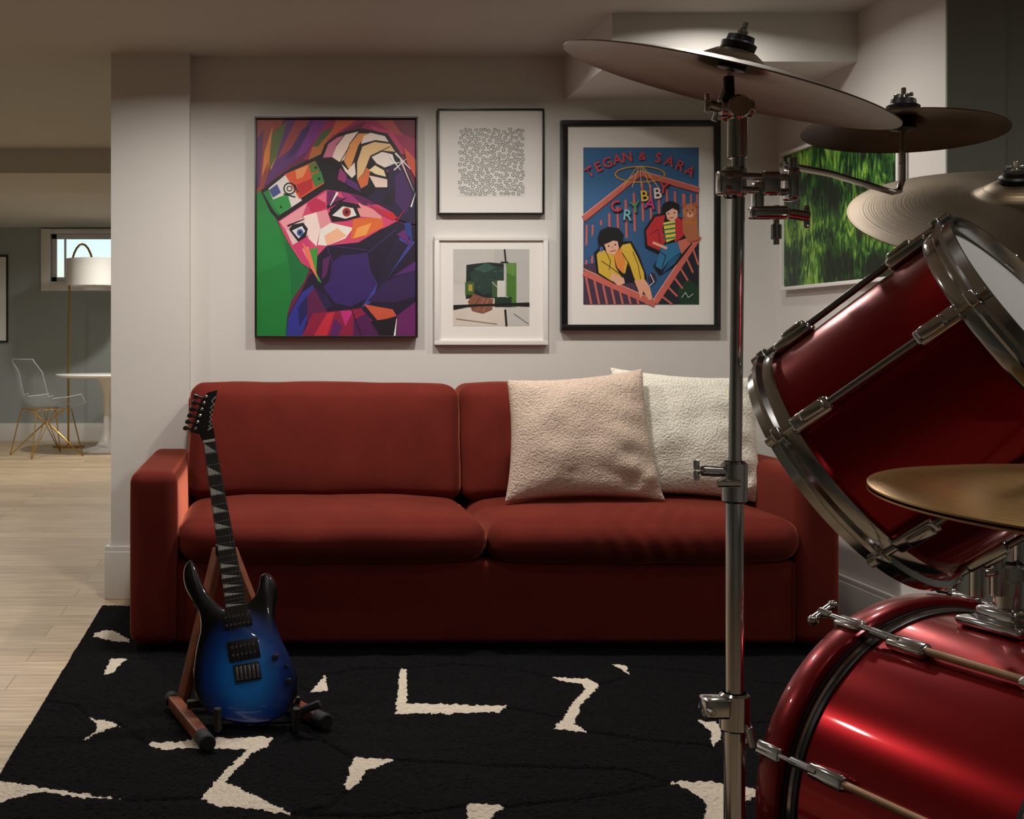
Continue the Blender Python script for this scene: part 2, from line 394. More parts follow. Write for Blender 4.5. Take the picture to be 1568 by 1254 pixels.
def frame(name,x0,y0,x1,y1,bw,depth,fm,backing=(236,232,226)):
    root=empty(name)
    X0,X1=(x0-405)/S,(x1-405)/S; Z1,Z0=1.08-(y0-520)/S,1.08-(y1-520)/S; w=bw/S
    b=MB('moulding'); yc=WY-0.001-depth/2
    b.box(((X0+X1)/2,yc,Z1-w/2),(X1-X0,depth,w),fm,bev=0.0012); b.box(((X0+X1)/2,yc,Z0+w/2),(X1-X0,depth,w),fm,bev=0.0012)
    b.box((X0+w/2,yc,(Z0+Z1)/2),(w,depth,Z1-Z0-2*w+0.001),fm,bev=0.0012); b.box((X1-w/2,yc,(Z0+Z1)/2),(w,depth,Z1-Z0-2*w+0.001),fm,bev=0.0012)
    b.box(((X0+X1)/2,WY-depth*0.35,(Z0+Z1)/2),(X1-X0-2*w+0.002,depth*0.6,Z1-Z0-2*w+0.002),mat('mat_board',backing,0.8,var=0.01))
    b.done(root); return root
M_fblack=mat('black_frame',(16,15,15),0.35,var=0.1)
M_fwhite=mat('white_frame',(232,229,224),0.4,var=0.01)
M_fdark=mat('dark_wood_frame',(30,24,22),0.4,var=0.15,vscale=30)

# -- large portrait canvas
root=frame('portrait_canvas',390,181,638,517,3,0.042,M_fdark)
A=Art('painting',WY-0.042*0.66-0.0005)
K=(22,14,26)
A.poly([(393,184),(635,184),(635,514),(393,514)],(104,34,68))
A.poly([(393,184),(434,184),(420,230),(404,290),(393,300)],(146,62,50))
A.poly([(405,234),(418,192),(412,244),(401,272)],(210,124,44)); A.poly([(412,240),(424,200),(420,240),(408,262)],(196,96,40)); A.poly([(416,246),(428,222),(424,248),(414,262)],(222,150,60))
A.poly([(393,215),(404,200),(398,285),(393,290)],(96,40,92))
A.poly([(416,206),(442,186),(436,200),(424,240),(412,262)],(84,96,44))
A.poly([(440,186),(500,186),(468,235),(420,272),(404,286),(424,240)],(92,44,108))
A.poly([(452,186),(474,186),(444,230),(424,246)],(150,62,60)); A.poly([(462,200),(482,190),(452,236),(436,248)],(64,34,96))
A.poly([(480,186),(504,186),(468,234),(452,244)],(122,46,128))
A.poly([(500,186),(562,186),(526,202),(492,232),(488,246),(464,246)],(150,40,84))
A.poly([(515,186),(545,186),(508,210),(496,220)],(196,84,52)); A.poly([(478,226),(508,204),(494,230),(488,244),(472,246)],(180,104,48)); A.poly([(492,204),(512,196),(486,226),(478,226)],(70,90,50))
A.poly([(560,186),(635,186),(635,245),(612,225),(590,205),(552,198)],(156,40,84))
A.poly([(600,186),(635,186),(635,215),(612,205)],(112,36,60)); A.poly([(576,186),(600,186),(616,210),(596,204)],(176,70,70))
A.poly([(562,192),(600,204),(622,238),(606,236),(585,212)],(190,60,100))
A.poly([(393,296),(404,292),(424,340),(444,372),(474,410),(466,430),(446,460),(440,480),(438,514),(393,514)],(24,124,52))
A.poly([(393,330),(412,320),(424,342),(440,400),(393,420)],(28,132,58)); A.poly([(436,368),(474,410),(464,430),(446,458),(444,420)],(20,108,56))
# headband
A.poly([(399,293),(420,276),(446,258),(490,238),(512,250),(524,268),(546,280),(560,304),(520,294),(498,292),(428,340),(414,326)],K)
A.poly([(403,296),(412,291),(428,334),(418,322)],(34,128,60))
A.poly([(411,290),(438,268),(462,308),(428,330)],(228,218,212))
A.poly([(436,268),(482,248),(496,282),(458,306)],(222,86,44))
A.poly([(452,262),(472,254),(464,272),(454,276)],(236,150,90))
A.poly([(472,253),(483,249),(490,262),(476,268)],(90,120,50)); A.poly([(476,270),(491,263),(496,280),(482,288)],(60,130,60))
A.poly([(414,308),(440,298),(446,318),(428,330)],(44,146,66)); A.poly([(412,292),(424,283),(430,296),(418,304)],(70,80,140))
A.poly([(454,284),(478,274),(478,290),(459,303)],(190,40,46))
A.ring(443,290,9.5,2.2,K,n=20); A.ring(443,290,4.5,1.6,K); A.line(434,298,452,303,2.2,K); A.line(451,284,456,296,2,K)
A.ell(483,258,2,2,K); A.ell(488,275,2,2,K); A.ell(430,318,1.6,1.6,K)
# raised fist: dark ground then fingers
A.poly([(488,246),(497,222),(518,206),(552,198),(592,206),(610,232),(620,262),(604,276),(594,296),(572,294),(560,304),(540,282),(524,272),(512,252)],K)
A.poly([(494,243),(502,222),(516,212),(526,209),(514,224),(508,242)],(198,110,140))
A.poly([(508,242),(514,226),(528,208),(548,203),(534,222),(526,246),(520,250)],(236,214,196))
A.poly([(526,248),(534,224),(548,206),(562,206),(548,224),(540,248),(534,262)],(226,150,84))
A.poly([(522,252),(532,262),(542,250),(544,268),(538,274),(528,264)],(240,226,210))
A.poly([(566,205),(588,210),(594,219),(574,216),(552,222),(556,210)],(240,220,210))
A.poly([(546,250),(554,226),(572,219),(596,222),(604,234),(582,232),(566,240),(556,266),(546,276)],(234,194,140))
A.poly([(546,276),(557,266),(560,258),(566,262),(562,284),(552,290)],(216,110,60))
A.poly([(568,242),(584,234),(600,238),(604,252),(588,258),(576,252)],(242,228,218))
A.poly([(564,262),(574,254),(586,260),(590,272),(574,268)],(246,226,176)); A.poly([(564,270),(574,272),(592,276),(592,288),(574,288)],(240,214,200))
A.poly([(590,262),(604,256),(610,262),(598,272)],(150,60,130))
A.pl([(574,254),(588,262),(592,276)],1.6,K); A.pl([(582,233),(596,226)],1.2,K); A.line(520,250,534,226,1.2,K)
A.poly([(528,272),(546,282),(552,296),(530,284)],(90,40,110)); A.poly([(520,258),(530,270),(528,282),(516,276)],(150,50,110))
# face
A.poly([(426,340),(498,292),(520,294),(560,304),(600,326),(606,342),(582,352),(548,372),(500,378),(486,392),(484,418),(462,404),(446,380),(434,358)],(214,70,112))
A.poly([(428,340),(470,312),(462,334),(438,354)],(240,156,166))
A.poly([(470,312),(500,293),(498,320),(478,332)],(196,40,84)); A.poly([(484,304),(500,294),(498,312)],(236,110,140))
A.poly([(500,293),(520,294),(530,306),(500,322)],(112,34,92)); A.poly([(512,294),(530,297),(528,306),(516,302)],(220,80,120))
A.poly([(520,294),(556,303),(548,312),(528,311)],(166,50,120)); A.poly([(536,299),(560,304),(578,314),(556,316)],(90,30,80))
A.poly([(438,354),(462,334),(476,340),(470,362),(448,376)],(232,196,196))
A.poly([(464,332),(484,326),(490,352),(484,378),(472,366)],(246,222,214))
A.poly([(484,326),(500,322),(506,342),(500,356),(490,352)],(232,150,160))
A.poly([(490,352),(506,342),(540,350),(528,366),(500,377),(486,376)],(240,230,222))
A.poly([(496,362),(516,350),(530,362),(500,377)],(246,186,150))
A.poly([(540,336),(584,334),(586,348),(560,362),(536,368)],(224,106,50)); A.poly([(546,350),(568,342),(560,360),(540,366)],(240,160,80))
A.poly([(548,312),(580,326),(584,336),(546,332)],(234,150,150)); A.poly([(560,312),(598,326),(596,336),(580,330)],(180,50,110))
A.poly([(448,376),(470,364),(478,392),(482,416),(464,402)],(206,60,110)); A.poly([(462,382),(472,378),(478,404),(470,398)],(244,140,150))
A.poly([(442,352),(448,345),(464,342),(471,351),(468,364),(456,371)],K); A.poly([(447,354),(462,347),(467,355),(457,366)],(226,222,226)); A.ell(459,357,5,5.5,(60,90,160)); A.ell(459,357,2.2,2.6,(12,10,18))
A.poly([(502,328),(512,316),(524,311),(544,316),(551,333),(530,339),(508,341)],K); A.poly([(508,331),(524,317),(540,320),(545,331),(528,336)],(232,226,222)); A.ell(530,326,6.5,7,(196,50,40)); A.ell(530,326,2.8,2.8,(12,10,18)); A.ring(530,326,5,1,(90,14,20))
A.poly([(504,322),(522,309),(548,314),(552,320),(526,315),(508,328)],K)
A.line(440,347,466,336,3,K,1); A.line(500,318,530,304,3.5,K,1); A.line(516,296,505,316,3.6,(250,246,240),1)
A.poly([(566,316),(596,328),(612,320),(604,330),(618,332),(600,338),(592,334)],(204,40,44))
# dark hair right with sparks
A.poly([(594,256),(616,248),(635,290),(635,345),(610,338),(600,326),(578,314),(560,304),(575,292),(592,292)],(38,24,60))
A.poly([(604,270),(614,262),(630,300),(620,330),(604,310)],(70,30,96)); A.poly([(590,296),(604,290),(600,318),(584,312)],(30,16,40))
A.line(596,240,612,262,3.4,(248,246,240),0.6); A.line(604,236,634,268,3,(240,238,232),0.6); A.line(612,246,632,294,2.6,(240,200,190),0.5); A.line(596,252,616,250,2.4,(248,246,240),0.4); A.line(602,262,624,242,2,(248,246,240),0.4); A.line(628,318,635,296,2.4,(248,246,240),0.4)
A.poly([(616,226),(635,246),(635,275),(622,252)],(206,86,60))
A.line(606,340,618,322,1.8,(204,40,44),0.4)
# mask and cloak
A.poly([(484,418),(486,392),(500,377),(548,372),(584,352),(606,340),(635,348),(635,514),(438,514),(441,484),(462,446),(474,420)],(28,16,44))
A.poly([(508,402),(522,392),(562,388),(566,414),(578,436),(560,458),(536,470),(512,464),(494,440),(504,430)],(54,30,100))
A.poly([(474,382),(486,380),(484,418),(492,434),(486,430)],(60,150,56)); A.poly([(462,372),(474,384),(486,428),(476,412)],(236,120,90))
A.poly([(494,398),(505,392),(500,420),(492,430)],(90,30,88))
A.poly([(612,362),(634,372),(604,410),(566,464),(552,472),(580,430)],(60,66,150))
A.poly([(606,366),(624,376),(590,430),(572,452),(586,404)],(34,20,52))
A.poly([(560,462),(592,430),(635,412),(635,455),(600,464)],(50,26,78)); A.poly([(600,424),(635,400),(635,414)],(84,34,110))
A.poly([(441,486),(462,448),(480,436),(476,470),(462,514),(438,514)],(48,50,144)); A.poly([(456,470),(476,446),(470,480),(458,500)],(34,28,90))
A.poly([(470,452),(482,440),(500,466),(498,500),(470,500)],(92,24,72)); A.poly([(480,440),(500,452),(510,470),(498,474)],(40,24,70))
A.poly([(462,514),(478,480),(520,476),(552,472),(560,482),(592,514)],(140,24,60))
A.poly([(480,514),(500,480),(512,478),(500,514)],(196,40,60)); A.poly([(520,476),(540,476),(528,500)],(190,44,120)); A.poly([(540,490),(560,480),(580,514),(540,514)],(80,20,80)); A.poly([(512,488),(524,500),(516,514),(504,514)],(90,30,100))
A.poly([(556,466),(600,474),(606,484),(578,492)],(200,84,56)); A.poly([(566,492),(606,486),(600,514),(580,514)],K)
A.poly([(606,484),(635,462),(635,514),(606,514)],(104,30,96)); A.line(603,514,606,488,2.6,(248,246,240),0.6)
A.line(500,377,560,384,1.4,(70,40,110)); A.line(500,377,508,402,1.4,(70,40,110)); A.line(562,388,606,352,1.4,(70,40,110)); A.line(536,470,552,514,1.4,K)
A.poly([(606,360),(618,352),(630,380),(622,372)],(100,34,110)); A.poly([(617,342),(628,342),(630,372),(620,358)],(40,60,130))
A.b.done(root,smooth=False,recalc=False)

# -- ring drawing
root=frame('ring_drawing',669,168,831,329,2.4,0.03,M_fblack,(232,230,225))
A=Art('drawing',WY-0.03*0.66-0.0005)
A.rect(700,196,803,301,(230,228,222))
rng=random.Random(11); pts=[]
for tries,dmin in ((20000,6.1),(20000,5.4),(14000,4.9)):
    for _ in range(tries):
        x=rng.uniform(703,800); y=rng.uniform(199,298)
        if all((x-a_[0])**2+(y-a_[1])**2>((dmin/2+a_[2]))**2 for a_ in pts): pts.append((x,y,dmin/2))
for x,y,q in pts:
    r=q-0.25; A.k=6; A.ring(x,y,r,0.8,(22,22,24),ry=r*rng.uniform(0.85,1.0),n=14); A.k=6; A.ell(x,y,0.45,0.45,(60,60,60),n=6)
A.b.done(root,smooth=False,recalc=False)

# -- collage
root=frame('abstract_collage',664,362,837,528,7,0.03,M_fwhite,(238,235,230))
A=Art('collage',WY-0.03*0.66-0.0005)
A.rect(693,382,809,499,(196,192,186)); A.rect(693,448,772,499,(214,202,190)); A.rect(756,382,809,470,(186,184,180))
A.rect(693,436,712,468,(206,200,194))
A.poly([(713,406),(728,404),(746,402),(770,404),(770,458),(740,456),(712,458)],(22,34,32)); A.poly([(718,418),(742,405),(770,410),(768,440),(740,452),(722,440)],(34,58,50)); A.poly([(724,412),(744,402),(758,410),(742,418)],(52,84,74))
for k in range(14): 
    x=716+random.random()*48; y=408+random.random()*40; A.line(x,y,x+random.uniform(3,10),y+random.uniform(-4,4),1.2,random.choice([(60,96,84),(14,22,20),(90,120,96)]),0.4)
A.rect(774,403,789,470,(72,116,44)); A.rect(758,430,772,466,(206,206,196)); A.rect(752,430,760,456,(60,84,50)); A.poly([(773,404),(788,403),(787,424),(775,418)],(96,140,60)); A.rect(711,432,725,452,(64,92,40)); A.rect(716,436,722,446,(170,150,60))
A.rect(756,455,782,470,(20,48,30)); A.line(752,432,776,456,1,(200,200,190))
A.poly([(715,462),(724,450),(738,455),(754,458),(752,474),(738,480),(722,476)],(132,84,62)); A.line(722,474,734,455,1.2,(90,50,40)); A.line(738,478,746,458,1.2,(170,120,96)); A.line(729,476,740,457,1,(170,120,96))
A.line(771,382,773,402,2.4,(12,12,12)); A.line(765,402,777,402,2,(12,12,12)); A.line(693,469,809,465,3.6,(14,14,14)); A.line(693,472,720,468,5,(14,14,14),2); A.line(772,474,774,499,3,(12,12,12)); A.line(776,466,809,467,4,(14,14,14),5)
A.line(697,488,760,496,0.8,(130,120,110)); A.line(785,480,808,496,0.8,(130,120,110))
A.b.done(root,smooth=False,recalc=False)

# -- concert poster
root=frame('concert_poster',857,186,1099,506,9,0.036,M_fblack,(230,228,223))
A=Art('poster',WY-0.036*0.66-0.0005)
BL=(58,108,156); CO=(206,104,92); DK=(20,22,34); LI=(240,160,140)
A.rect(891,227,1067,466,BL)
A.poly([(891,345),(977,275),(1067,300),(1067,466),(891,466)],(50,92,138))
for i in range(11):
    x=918+i*12.5; y0=338-(x-918)*0.83 if x<977 else 280+(x-977)*0.26
    A.line(x,y0,x+1.5,y0+58,3.4,CO); A.line(x+1.8,y0,x+3.3,y0+56,0.8,(120,50,56))
for x in (896,905): A.line(x,345,x-1,412,3,CO)
for x in (1046,1056,1065): A.line(x-1,298,x-2,420,3,CO)
A.poly([(915,344),(930,352),(905,392),(893,400),(893,380)],(50,92,138))
A.poly([(891,406),(935,398),(1000,466),(891,466)],(70,52,74)); A.poly([(1000,466),(1067,372),(1067,466)],(30,34,44)); A.poly([(1034,444),(1050,428),(1067,440),(1067,466),(1038,466)],(28,58,40))
for i in range(8): A.line(893+i*13,416+i*6,903+i*12,466,3.2,CO)
for i in range(6): A.line(1008+i*10,452-i*14,1026+i*8,466-i*12,2.8,CO)
A.line(891,336,977,266,9,CO); A.line(977,266,1067,292,8,CO); A.line(891,330,976,263,1.5,LI); A.line(891,342,977,272,1.5,(120,50,50)); A.line(977,272,1067,297,1.5,(120,50,50)); A.line(977,262,1067,288,1.2,LI)
A.line(891,418,1000,466,9,CO); A.line(1000,464,1067,362,9,CO); A.line(891,412,1000,460,1.4,LI); A.line(998,458,1067,354,1.4,LI)
A.ring(977,268,39,2.6,(196,150,80),ry=13,n=32); A.ring(977,268,36,0.8,(120,70,50),ry=11,n=32)
for dx in (-26,-12,2,16,28): A.line(977+dx*0.15,256,977+dx,288,1.2,(220,190,120))
A.poly([(907,388),(920,374),(948,370),(964,370),(976,392),(986,420),(988,438),(972,438),(966,432),(940,436),(911,420)],(16,16,22))
A.poly([(911,390),(922,378),(936,386),(940,410),(952,430),(934,431),(914,418)],(216,178,60)); A.poly([(948,376),(962,373),(973,394),(983,418),(984,434),(970,430),(958,402),(954,420),(944,402)],(222,184,64))
A.poly([(936,388),(948,380),(955,400),(952,420),(942,410)],(232,140,60)); A.pl([(918,400),(930,408),(946,420)],1.2,(40,30,20)); A.pl([(950,388),(960,404),(968,428)],1.3,(40,30,20)); A.pl([(924,384),(932,400),(930,414)],1.0,(40,30,20)); A.pl([(966,386),(974,406),(978,428)],1.0,(40,30,20))
A.poly([(934,418),(952,426),(954,434),(944,438),(932,428)],(234,176,146)); A.poly([(968,430),(984,428),(992,440),(996,458),(990,460),(982,446),(978,458),(974,444)],(234,170,140))
A.poly([(912,366),(916,354),(928,348),(944,350),(952,360),(950,376),(944,384),(922,384),(914,378)],(16,14,20)); A.poly([(921,371),(942,367),(945,381),(938,391),(927,388)],(234,180,152)); A.poly([(918,362),(944,359),(946,371),(936,369),(930,372),(922,375)],(16,14,20)); A.line(931,386,940,384,1.3,(160,40,40)); A.ell(929,377.5,1.2,1.4,DK); A.ell(939,375.5,1.2,1.4,DK); A.line(934,377,935,381,0.8,(150,90,80)); A.ell(918,382,2.6,4,(70,100,180))
A.poly([(983,352),(998,330),(1016,326),(1044,336),(1048,362),(1056,374),(1032,406),(1006,422),(997,408),(1008,390),(985,380)],(16,16,22))
A.poly([(986,354),(1000,333),(1015,330),(1011,352),(1016,370),(1006,384),(988,376)],(192,44,54)); A.poly([(1032,332),(1044,340),(1043,362),(1030,372),(1026,350)],(192,44,54)); A.pl([(992,360),(1004,352),(1008,374)],1.0,(90,10,20))
A.poly([(1012,342),(1030,338),(1031,366),(1017,372)],(228,206,96))
for k in range(4): A.line(1012,346+k*7,1031,343+k*7,2.4,(50,120,70))
A.poly([(1010,376),(1034,371),(1044,384),(1022,398),(1010,414),(1000,408)],(46,112,156)); A.poly([(1034,370),(1052,364),(1054,374),(1040,390)],(210,110,90)); A.poly([(1022,398),(1040,388),(1030,404),(1010,420)],(36,88,130)); A.line(996,372,1018,381,4,(234,176,146)); A.pl([(1004,384),(1016,392),(1010,412)],1.2,(16,16,22))
A.ell(1023,321,14,12,(16,14,20)); A.poly([(1015,321),(1034,319),(1034,333),(1026,341),(1018,336)],(234,180,152)); A.poly([(1011,318),(1036,313),(1037,325),(1026,320),(1014,328)],(16,14,20)); A.ell(1020,328,1.1,1.3,DK); A.ell(1029,327,1.1,1.3,DK); A.line(1021,335,1028,334,1.2,(150,40,40))
A.poly([(1041,336),(1064,332),(1066,368),(1050,372),(1042,356)],(180,108,72)); A.ell(1052,325,11,12,(186,116,78)); A.ell(1044,315,4.2,4.2,(170,96,62)); A.ell(1061,315,4.2,4.2,(170,96,62)); A.ell(1053,330,5,4,(226,170,130)); A.ell(1053,328,1.6,1.3,DK); A.ell(1048,323,1,1.2,DK); A.ell(1057,322,1,1.2,DK); A.line(1042,341,1063,343,2.4,(200,120,40))
A.pl([(1040,456),(1046,448),(1050,456),(1058,450)],0.9,(210,210,224)); A.ell(995,426,6,8,(60,40,60)); A.pl([(992,420),(998,432),(991,438)],1,(236,236,244))
A.b.done(root,smooth=False,recalc=False)
def letter(ch,x,z,size,rot,c,y,parent,bold=0.0):
    cu=bpy.data.curves.new('t','FONT'); cu.body=ch; cu.size=size/S*1.35; cu.align_x='CENTER'; cu.align_y='CENTER'; cu.offset=bold
    o=bpy.data.objects.new('t',cu); bpy.context.scene.collection.objects.link(o)
    dg=bpy.context.evaluated_depsgraph_get(); me=bpy.data.meshes.new_from_object(o.evaluated_get(dg)); bpy.data.objects.remove(o)
    me.materials.clear(); me.materials.append(amat(c))
    ob=bpy.data.objects.new('letter_'+('and' if ch=='&' else ch.lower()),me); bpy.context.scene.collection.objects.link(ob)
    ob.matrix_world=Matrix.Translation(((x-405)/S,y,1.08-(z-520)/S))@Matrix.Rotation(math.pi/2,4,'X')@Matrix.Rotation(rot,4,'Z')
    ob.parent=parent
ly=WY-0.036*0.66-0.0095
txt="TEGAN & SARA"; xs=[-77,-64,-50,-35,-20,0,3,0,27,44,60,75]
for i,ch in enumerate(txt):
    if ch==' ': continue
    t=xs[i]/75
    letter(ch,977+xs[i],241+t*t*23,15.5 if ch!='&' else 13,-t*0.52,(210,74,80),ly,root,0.0011)
for (ch,x,z,r,c) in (('C',940,318,0.3,(206,60,70)),('R',957,331,-0.1,(120,190,200)),('Y',969,319,0.15,(70,150,90)),('B',983,302,0.1,(220,180,60)),('A',992,313,-0.2,(200,60,120)),('B',1003,298,0.1,(225,210,200)),('Y',1012,290,-0.2,(206,60,70))):
    letter(ch,x+1,z+1,17,r,DK,ly+0.0003,root,0.0022); letter(ch,x,z,17,r,c,ly,root,0.001)

# -- meadow print on the side wall
def green_mat():
    m=bpy.data.materials.new('meadow_print'); m.use_nodes=True; nt=m.node_tree; b=nt.nodes['Principled BSDF']; b.inputs['Roughness'].default_value=0.35
    tc=nt.nodes.new('ShaderNodeTexCoord'); mp=nt.nodes.new('ShaderNodeMapping'); mp.inputs['Scale'].default_value=(1,22,8); mp.inputs['Rotation'].default_value=(0.12,0,0)
    nt.links.new(tc.outputs['Object'],mp.inputs['Vector'])
    n=nt.nodes.new('ShaderNodeTexNoise'); n.inputs['Scale'].default_value=1; n.inputs['Detail'].default_value=9; n.inputs['Roughness'].default_value=0.62; n.inputs['Distortion'].default_value=2.2
    nt.links.new(mp.outputs['Vector'],n.inputs['Vector'])
    mp2=nt.nodes.new('ShaderNodeMapping'); mp2.inputs['Scale'].default_value=(1,4,5); nt.links.new(tc.outputs['Object'],mp2.inputs['Vector'])
    n2=nt.nodes.new('ShaderNodeTexNoise'); n2.inputs['Scale'].default_value=1; n2.inputs['Detail'].default_value=3; nt.links.new(mp2.outputs['Vector'],n2.inputs['Vector'])
    ad=nt.nodes.new('ShaderNodeMath'); ad.operation='MULTIPLY_ADD'; ad.inputs[1].default_value=1.1; nt.links.new(n2.outputs['Fac'],ad.inputs[0]); nt.links.new(n.outputs['Fac'],ad.inputs[2])
    r=nt.nodes.new('ShaderNodeValToRGB'); cr=r.color_ramp; cr.elements[0].color=lin((12,32,18)); cr.elements[1].color=lin((150,190,76))
    ms=nt.nodes.new('ShaderNodeMath'); ms.operation='MULTIPLY'; ms.inputs[1].default_value=0.8; nt.links.new(ad.outputs[0],ms.inputs[0])
    cr.elements[0].position=0.76; cr.elements[1].position=1.0
    e=cr.elements.new(0.85); e.color=lin((32,78,30)); e=cr.elements.new(0.93); e.color=lin((80,134,44))
    nt.links.new(ms.outputs[0],r.inputs['Fac']); nt.links.new(r.outputs['Color'],b.inputs['Base Color']); return m
b=MB('meadow_picture'); gy0,gy1,gz0,gz1=4.10,5.04,1.283,1.852; t=0.014; xw=2.172
b.box((xw-0.012,(gy0+gy1)/2,(gz0+gz1)/2),(0.02,gy1-gy0-0.02,gz1-gz0-0.02),green_mat())
for (ya,yb,za,zb) in ((gy0,gy1,gz1-t,gz1),(gy0,gy1,gz0,gz0+t),(gy0,gy0+t,gz0+t,gz1-t),(gy1-t,gy1,gz0+t,gz1-t)):
    b.box((xw-0.018,(ya+yb)/2,(za+zb)/2),(0.034,yb-ya,zb-za),M_fwhite,bev=0.001)
b.done()

# ---------------------------------------------------------------- electric guitar
tilt=math.atan2(0.25,0.86); GO=V((-0.036,3.34,0.040)); GV=V((0,math.sin(tilt),math.cos(tilt))); GN=V((0,-math.cos(tilt),math.sin(tilt))); GX=V((1,0,0)); GS=0.00183
def G(x,y,h=0.0): return GO+GX*((x-385)*GS)+GV*((1100-y)*GS)+GN*h
def catmull(pts,n=5):
    out=[]
    for i in range(len(pts)):
        p0,p1,p2,p3=[V(pts[(i+k)%len(pts)]) for k in (-1,0,1,2)]
        for k in range(n):
            t=k/n; q=0.5*((2*p1)+(p2-p0)*t+(2*p0-5*p1+4*p2-p3)*t*t+(-p0+3*p1-3*p2+p3)*t**3); out.append((q.x,q.y))
    return out
def burst():
    m=bpy.data.materials.new('blue_burst_lacquer'); m.use_nodes=True; nt=m.node_tree; b=nt.nodes['Principled BSDF']
    b.inputs['Roughness'].default_value=0.25; b.inputs['Coat Weight'].default_value=1; b.inputs['Metallic'].default_value=0.1
    tc=nt.nodes.new('ShaderNodeTexCoord'); c=G(378,1036,0.02)
    mp=nt.nodes.new('ShaderNodeMapping'); mp.vector_type='TEXTURE'; mp.inputs['Location'].default_value=c; mp.inputs['Scale'].default_value=(0.14,0.18,0.18)
    nt.links.new(tc.outputs['Object'],mp.inputs['Vector'])
    l=nt.nodes.new('ShaderNodeVectorMath'); l.operation='LENGTH'; nt.links.new(mp.outputs['Vector'],l.inputs[0])
    r=nt.nodes.new('ShaderNodeValToRGB'); cr=r.color_ramp; cr.elements[0].position=0.3; cr.elements[0].color=lin((20,136,240)); cr.elements[1].position=0.98; cr.elements[1].color=lin((6,8,14))
    e=cr.elements.new(0.68); e.color=lin((8,66,160))
    nt.links.new(l.outputs['Value'],r.inputs['Fac']); nt.links.new(r.outputs['Color'],b.inputs['Base Color']); return m
M_burst=burst(); M_gblack=mat('gloss_black_lacquer',(10,11,15),0.2,coat=1.0,var=0.1)
M_fret=mat('rosewood',(38,26,22),0.5,var=0.3,vscale=60); M_inlay=mat('pearl_inlay',(225,225,220),0.3,var=0.08,vscale=80); M_maple=mat('maple_neck',(150,108,66),0.4,var=0.1)
body=[(289,866),(280,880),(281,903),(292,926),(304,946),(307,970),(301,1000),(297,1040),(304,1074),(325,1095),(358,1106),(398,1108),(434,1096),(452,1072),(455,1045),(442,1010),(427,977),(421,948),(425,916),(419,895),(409,886),(398,891),(396,906),(389,922),(375,934),(347,940),(327,928),(312,908),(299,878)]
bo=catmull(body,4)
b=MB('electric_guitar')
def inset(pts,d):
    out=[]; n=len(pts)
    for i in range(n):
        a=V(pts[i-1]);c=V(pts[(i+1)%n]); t=(c-a)
        if t.length<1e-6: out.append(pts[i]); continue
        t.normalize(); nn=V((t.y,-t.x)); out.append((pts[i][0]-nn.x*d,pts[i][1]-nn.y*d))
    return out
area=sum(bo[i][0]*bo[(i+1)%len(bo)][1]-bo[(i+1)%len(bo)][0]*bo[i][1] for i in range(len(bo)))
sg=1 if area>0 else -1
levels=[(5*sg,-0.021),(1.2*sg,-0.019),(0,-0.014),(0,0.012),(1.5*sg,0.018),(4.5*sg,0.0205)]
rings=[]
for d,h in levels: rings.append([b.bm.verts.new(G(x,y,h)) for x,y in inset(bo,d)])
for k,(A_,B_) in enumerate(zip(rings,rings[1:])):
    for i in range(len(A_)):
        j=(i+1)%len(A_); b.face([A_[i],A_[j],B_[j],B_[i]],M_gblack if k<3 else M_burst)
b.face(rings[0][::-1],M_gblack); b.face(rings[-1],M_burst)
b.path([G(x,y,0.015) for x,y in ((285,873),(282,885),(285,905),(295,926))],0.0025,M_steel,6)
b.path([G(x,y,0.017) for x,y in ((409,890),(417,900),(420,920),(417,940))],0.002,M_inlay,6)
nb=(V((361,936)),V((317,681)))
def N(t,s,h):
    c=nb[0].lerp(nb[1],t); w=16.5*(1-t)+9.5*t; d=(nb[1]-nb[0]).normalized(); p=V((-d.y,d.x))
    return G(c.x+p.x*w*s,c.y+p.y*w*s,h)
def nprism(t0,t1,s0,s1,h0,h1,m):
    A_=[b.bm.verts.new(N(t,s,h)) for h in (h0,h1) for (t,s) in ((t0,s0),(t1,s0),(t1,s1),(t0,s1))]
    for f in ((3,2,1,0),(4,5,6,7),(0,1,5,4),(1,2,6,5),(2,3,7,6),(3,0,4,7)): b.face([A_[i] for i in f],m)
nprism(-0.03,1.0,-0.95,0.95,0.004,0.022,M_maple); nprism(-0.06,1.0,-1,1,0.022,0.028,M_fret)
fr=[1-(2**(-k/12.0)) for k in range(0,25)]; scale=1/(fr[24]); ft=[1-f*scale for f in fr]
for k in range(1,25): nprism(ft[k]-0.002,ft[k]+0.002,-1,1,0.028,0.0295,M_steel)
for k in (1,3,5,7,9,12,15,17,19,21,24):
    a0,a1=ft[k],ft[k-1]; g=(a1-a0)*0.08
    b.face([b.bm.verts.new(p) for p in (N(a0+g,-0.92,0.0284),N(a1-g,-0.92,0.0284),N(a0+g,0.85,0.0284))],M_inlay)
nprism(0.995,1.012,-1,1,0.022,0.031,M_inlay)
hs=[(307,682),(327,680),(324,662),(319,645),(323,625),(329,596),(313,600),(303,612),(297,632),(292,650),(286,664),(300,668)]
b.prism([G(x,y,0.006) for x,y in hs],GN*0.014,M_gblack)
for k in range(6):
    t=k/5; x=305-12*(1-t)+4*t; y=660-52*t
    b.tube(G(x+2,y,0.02),G(x+2,y,0.030),0.0045,M_chrome,seg=10)
    b.tube(G(x-4,y,0.010),G(x-14,y-3,0.010),0.0035,M_black,seg=8); b.tube(G(x-12,y-2,0.010),G(x-18,y-4,0.010),0.007,M_black,seg=10)
lg=[(319,660),(316,655),(320,652),(316,648),(320,645),(317,640),(321,637),(317,633),(322,629),(318,625),(324,620),(320,614),(326,607)]
b.path([G(x,y,0.0215) for x,y in lg],0.0014,M_inlay,6)
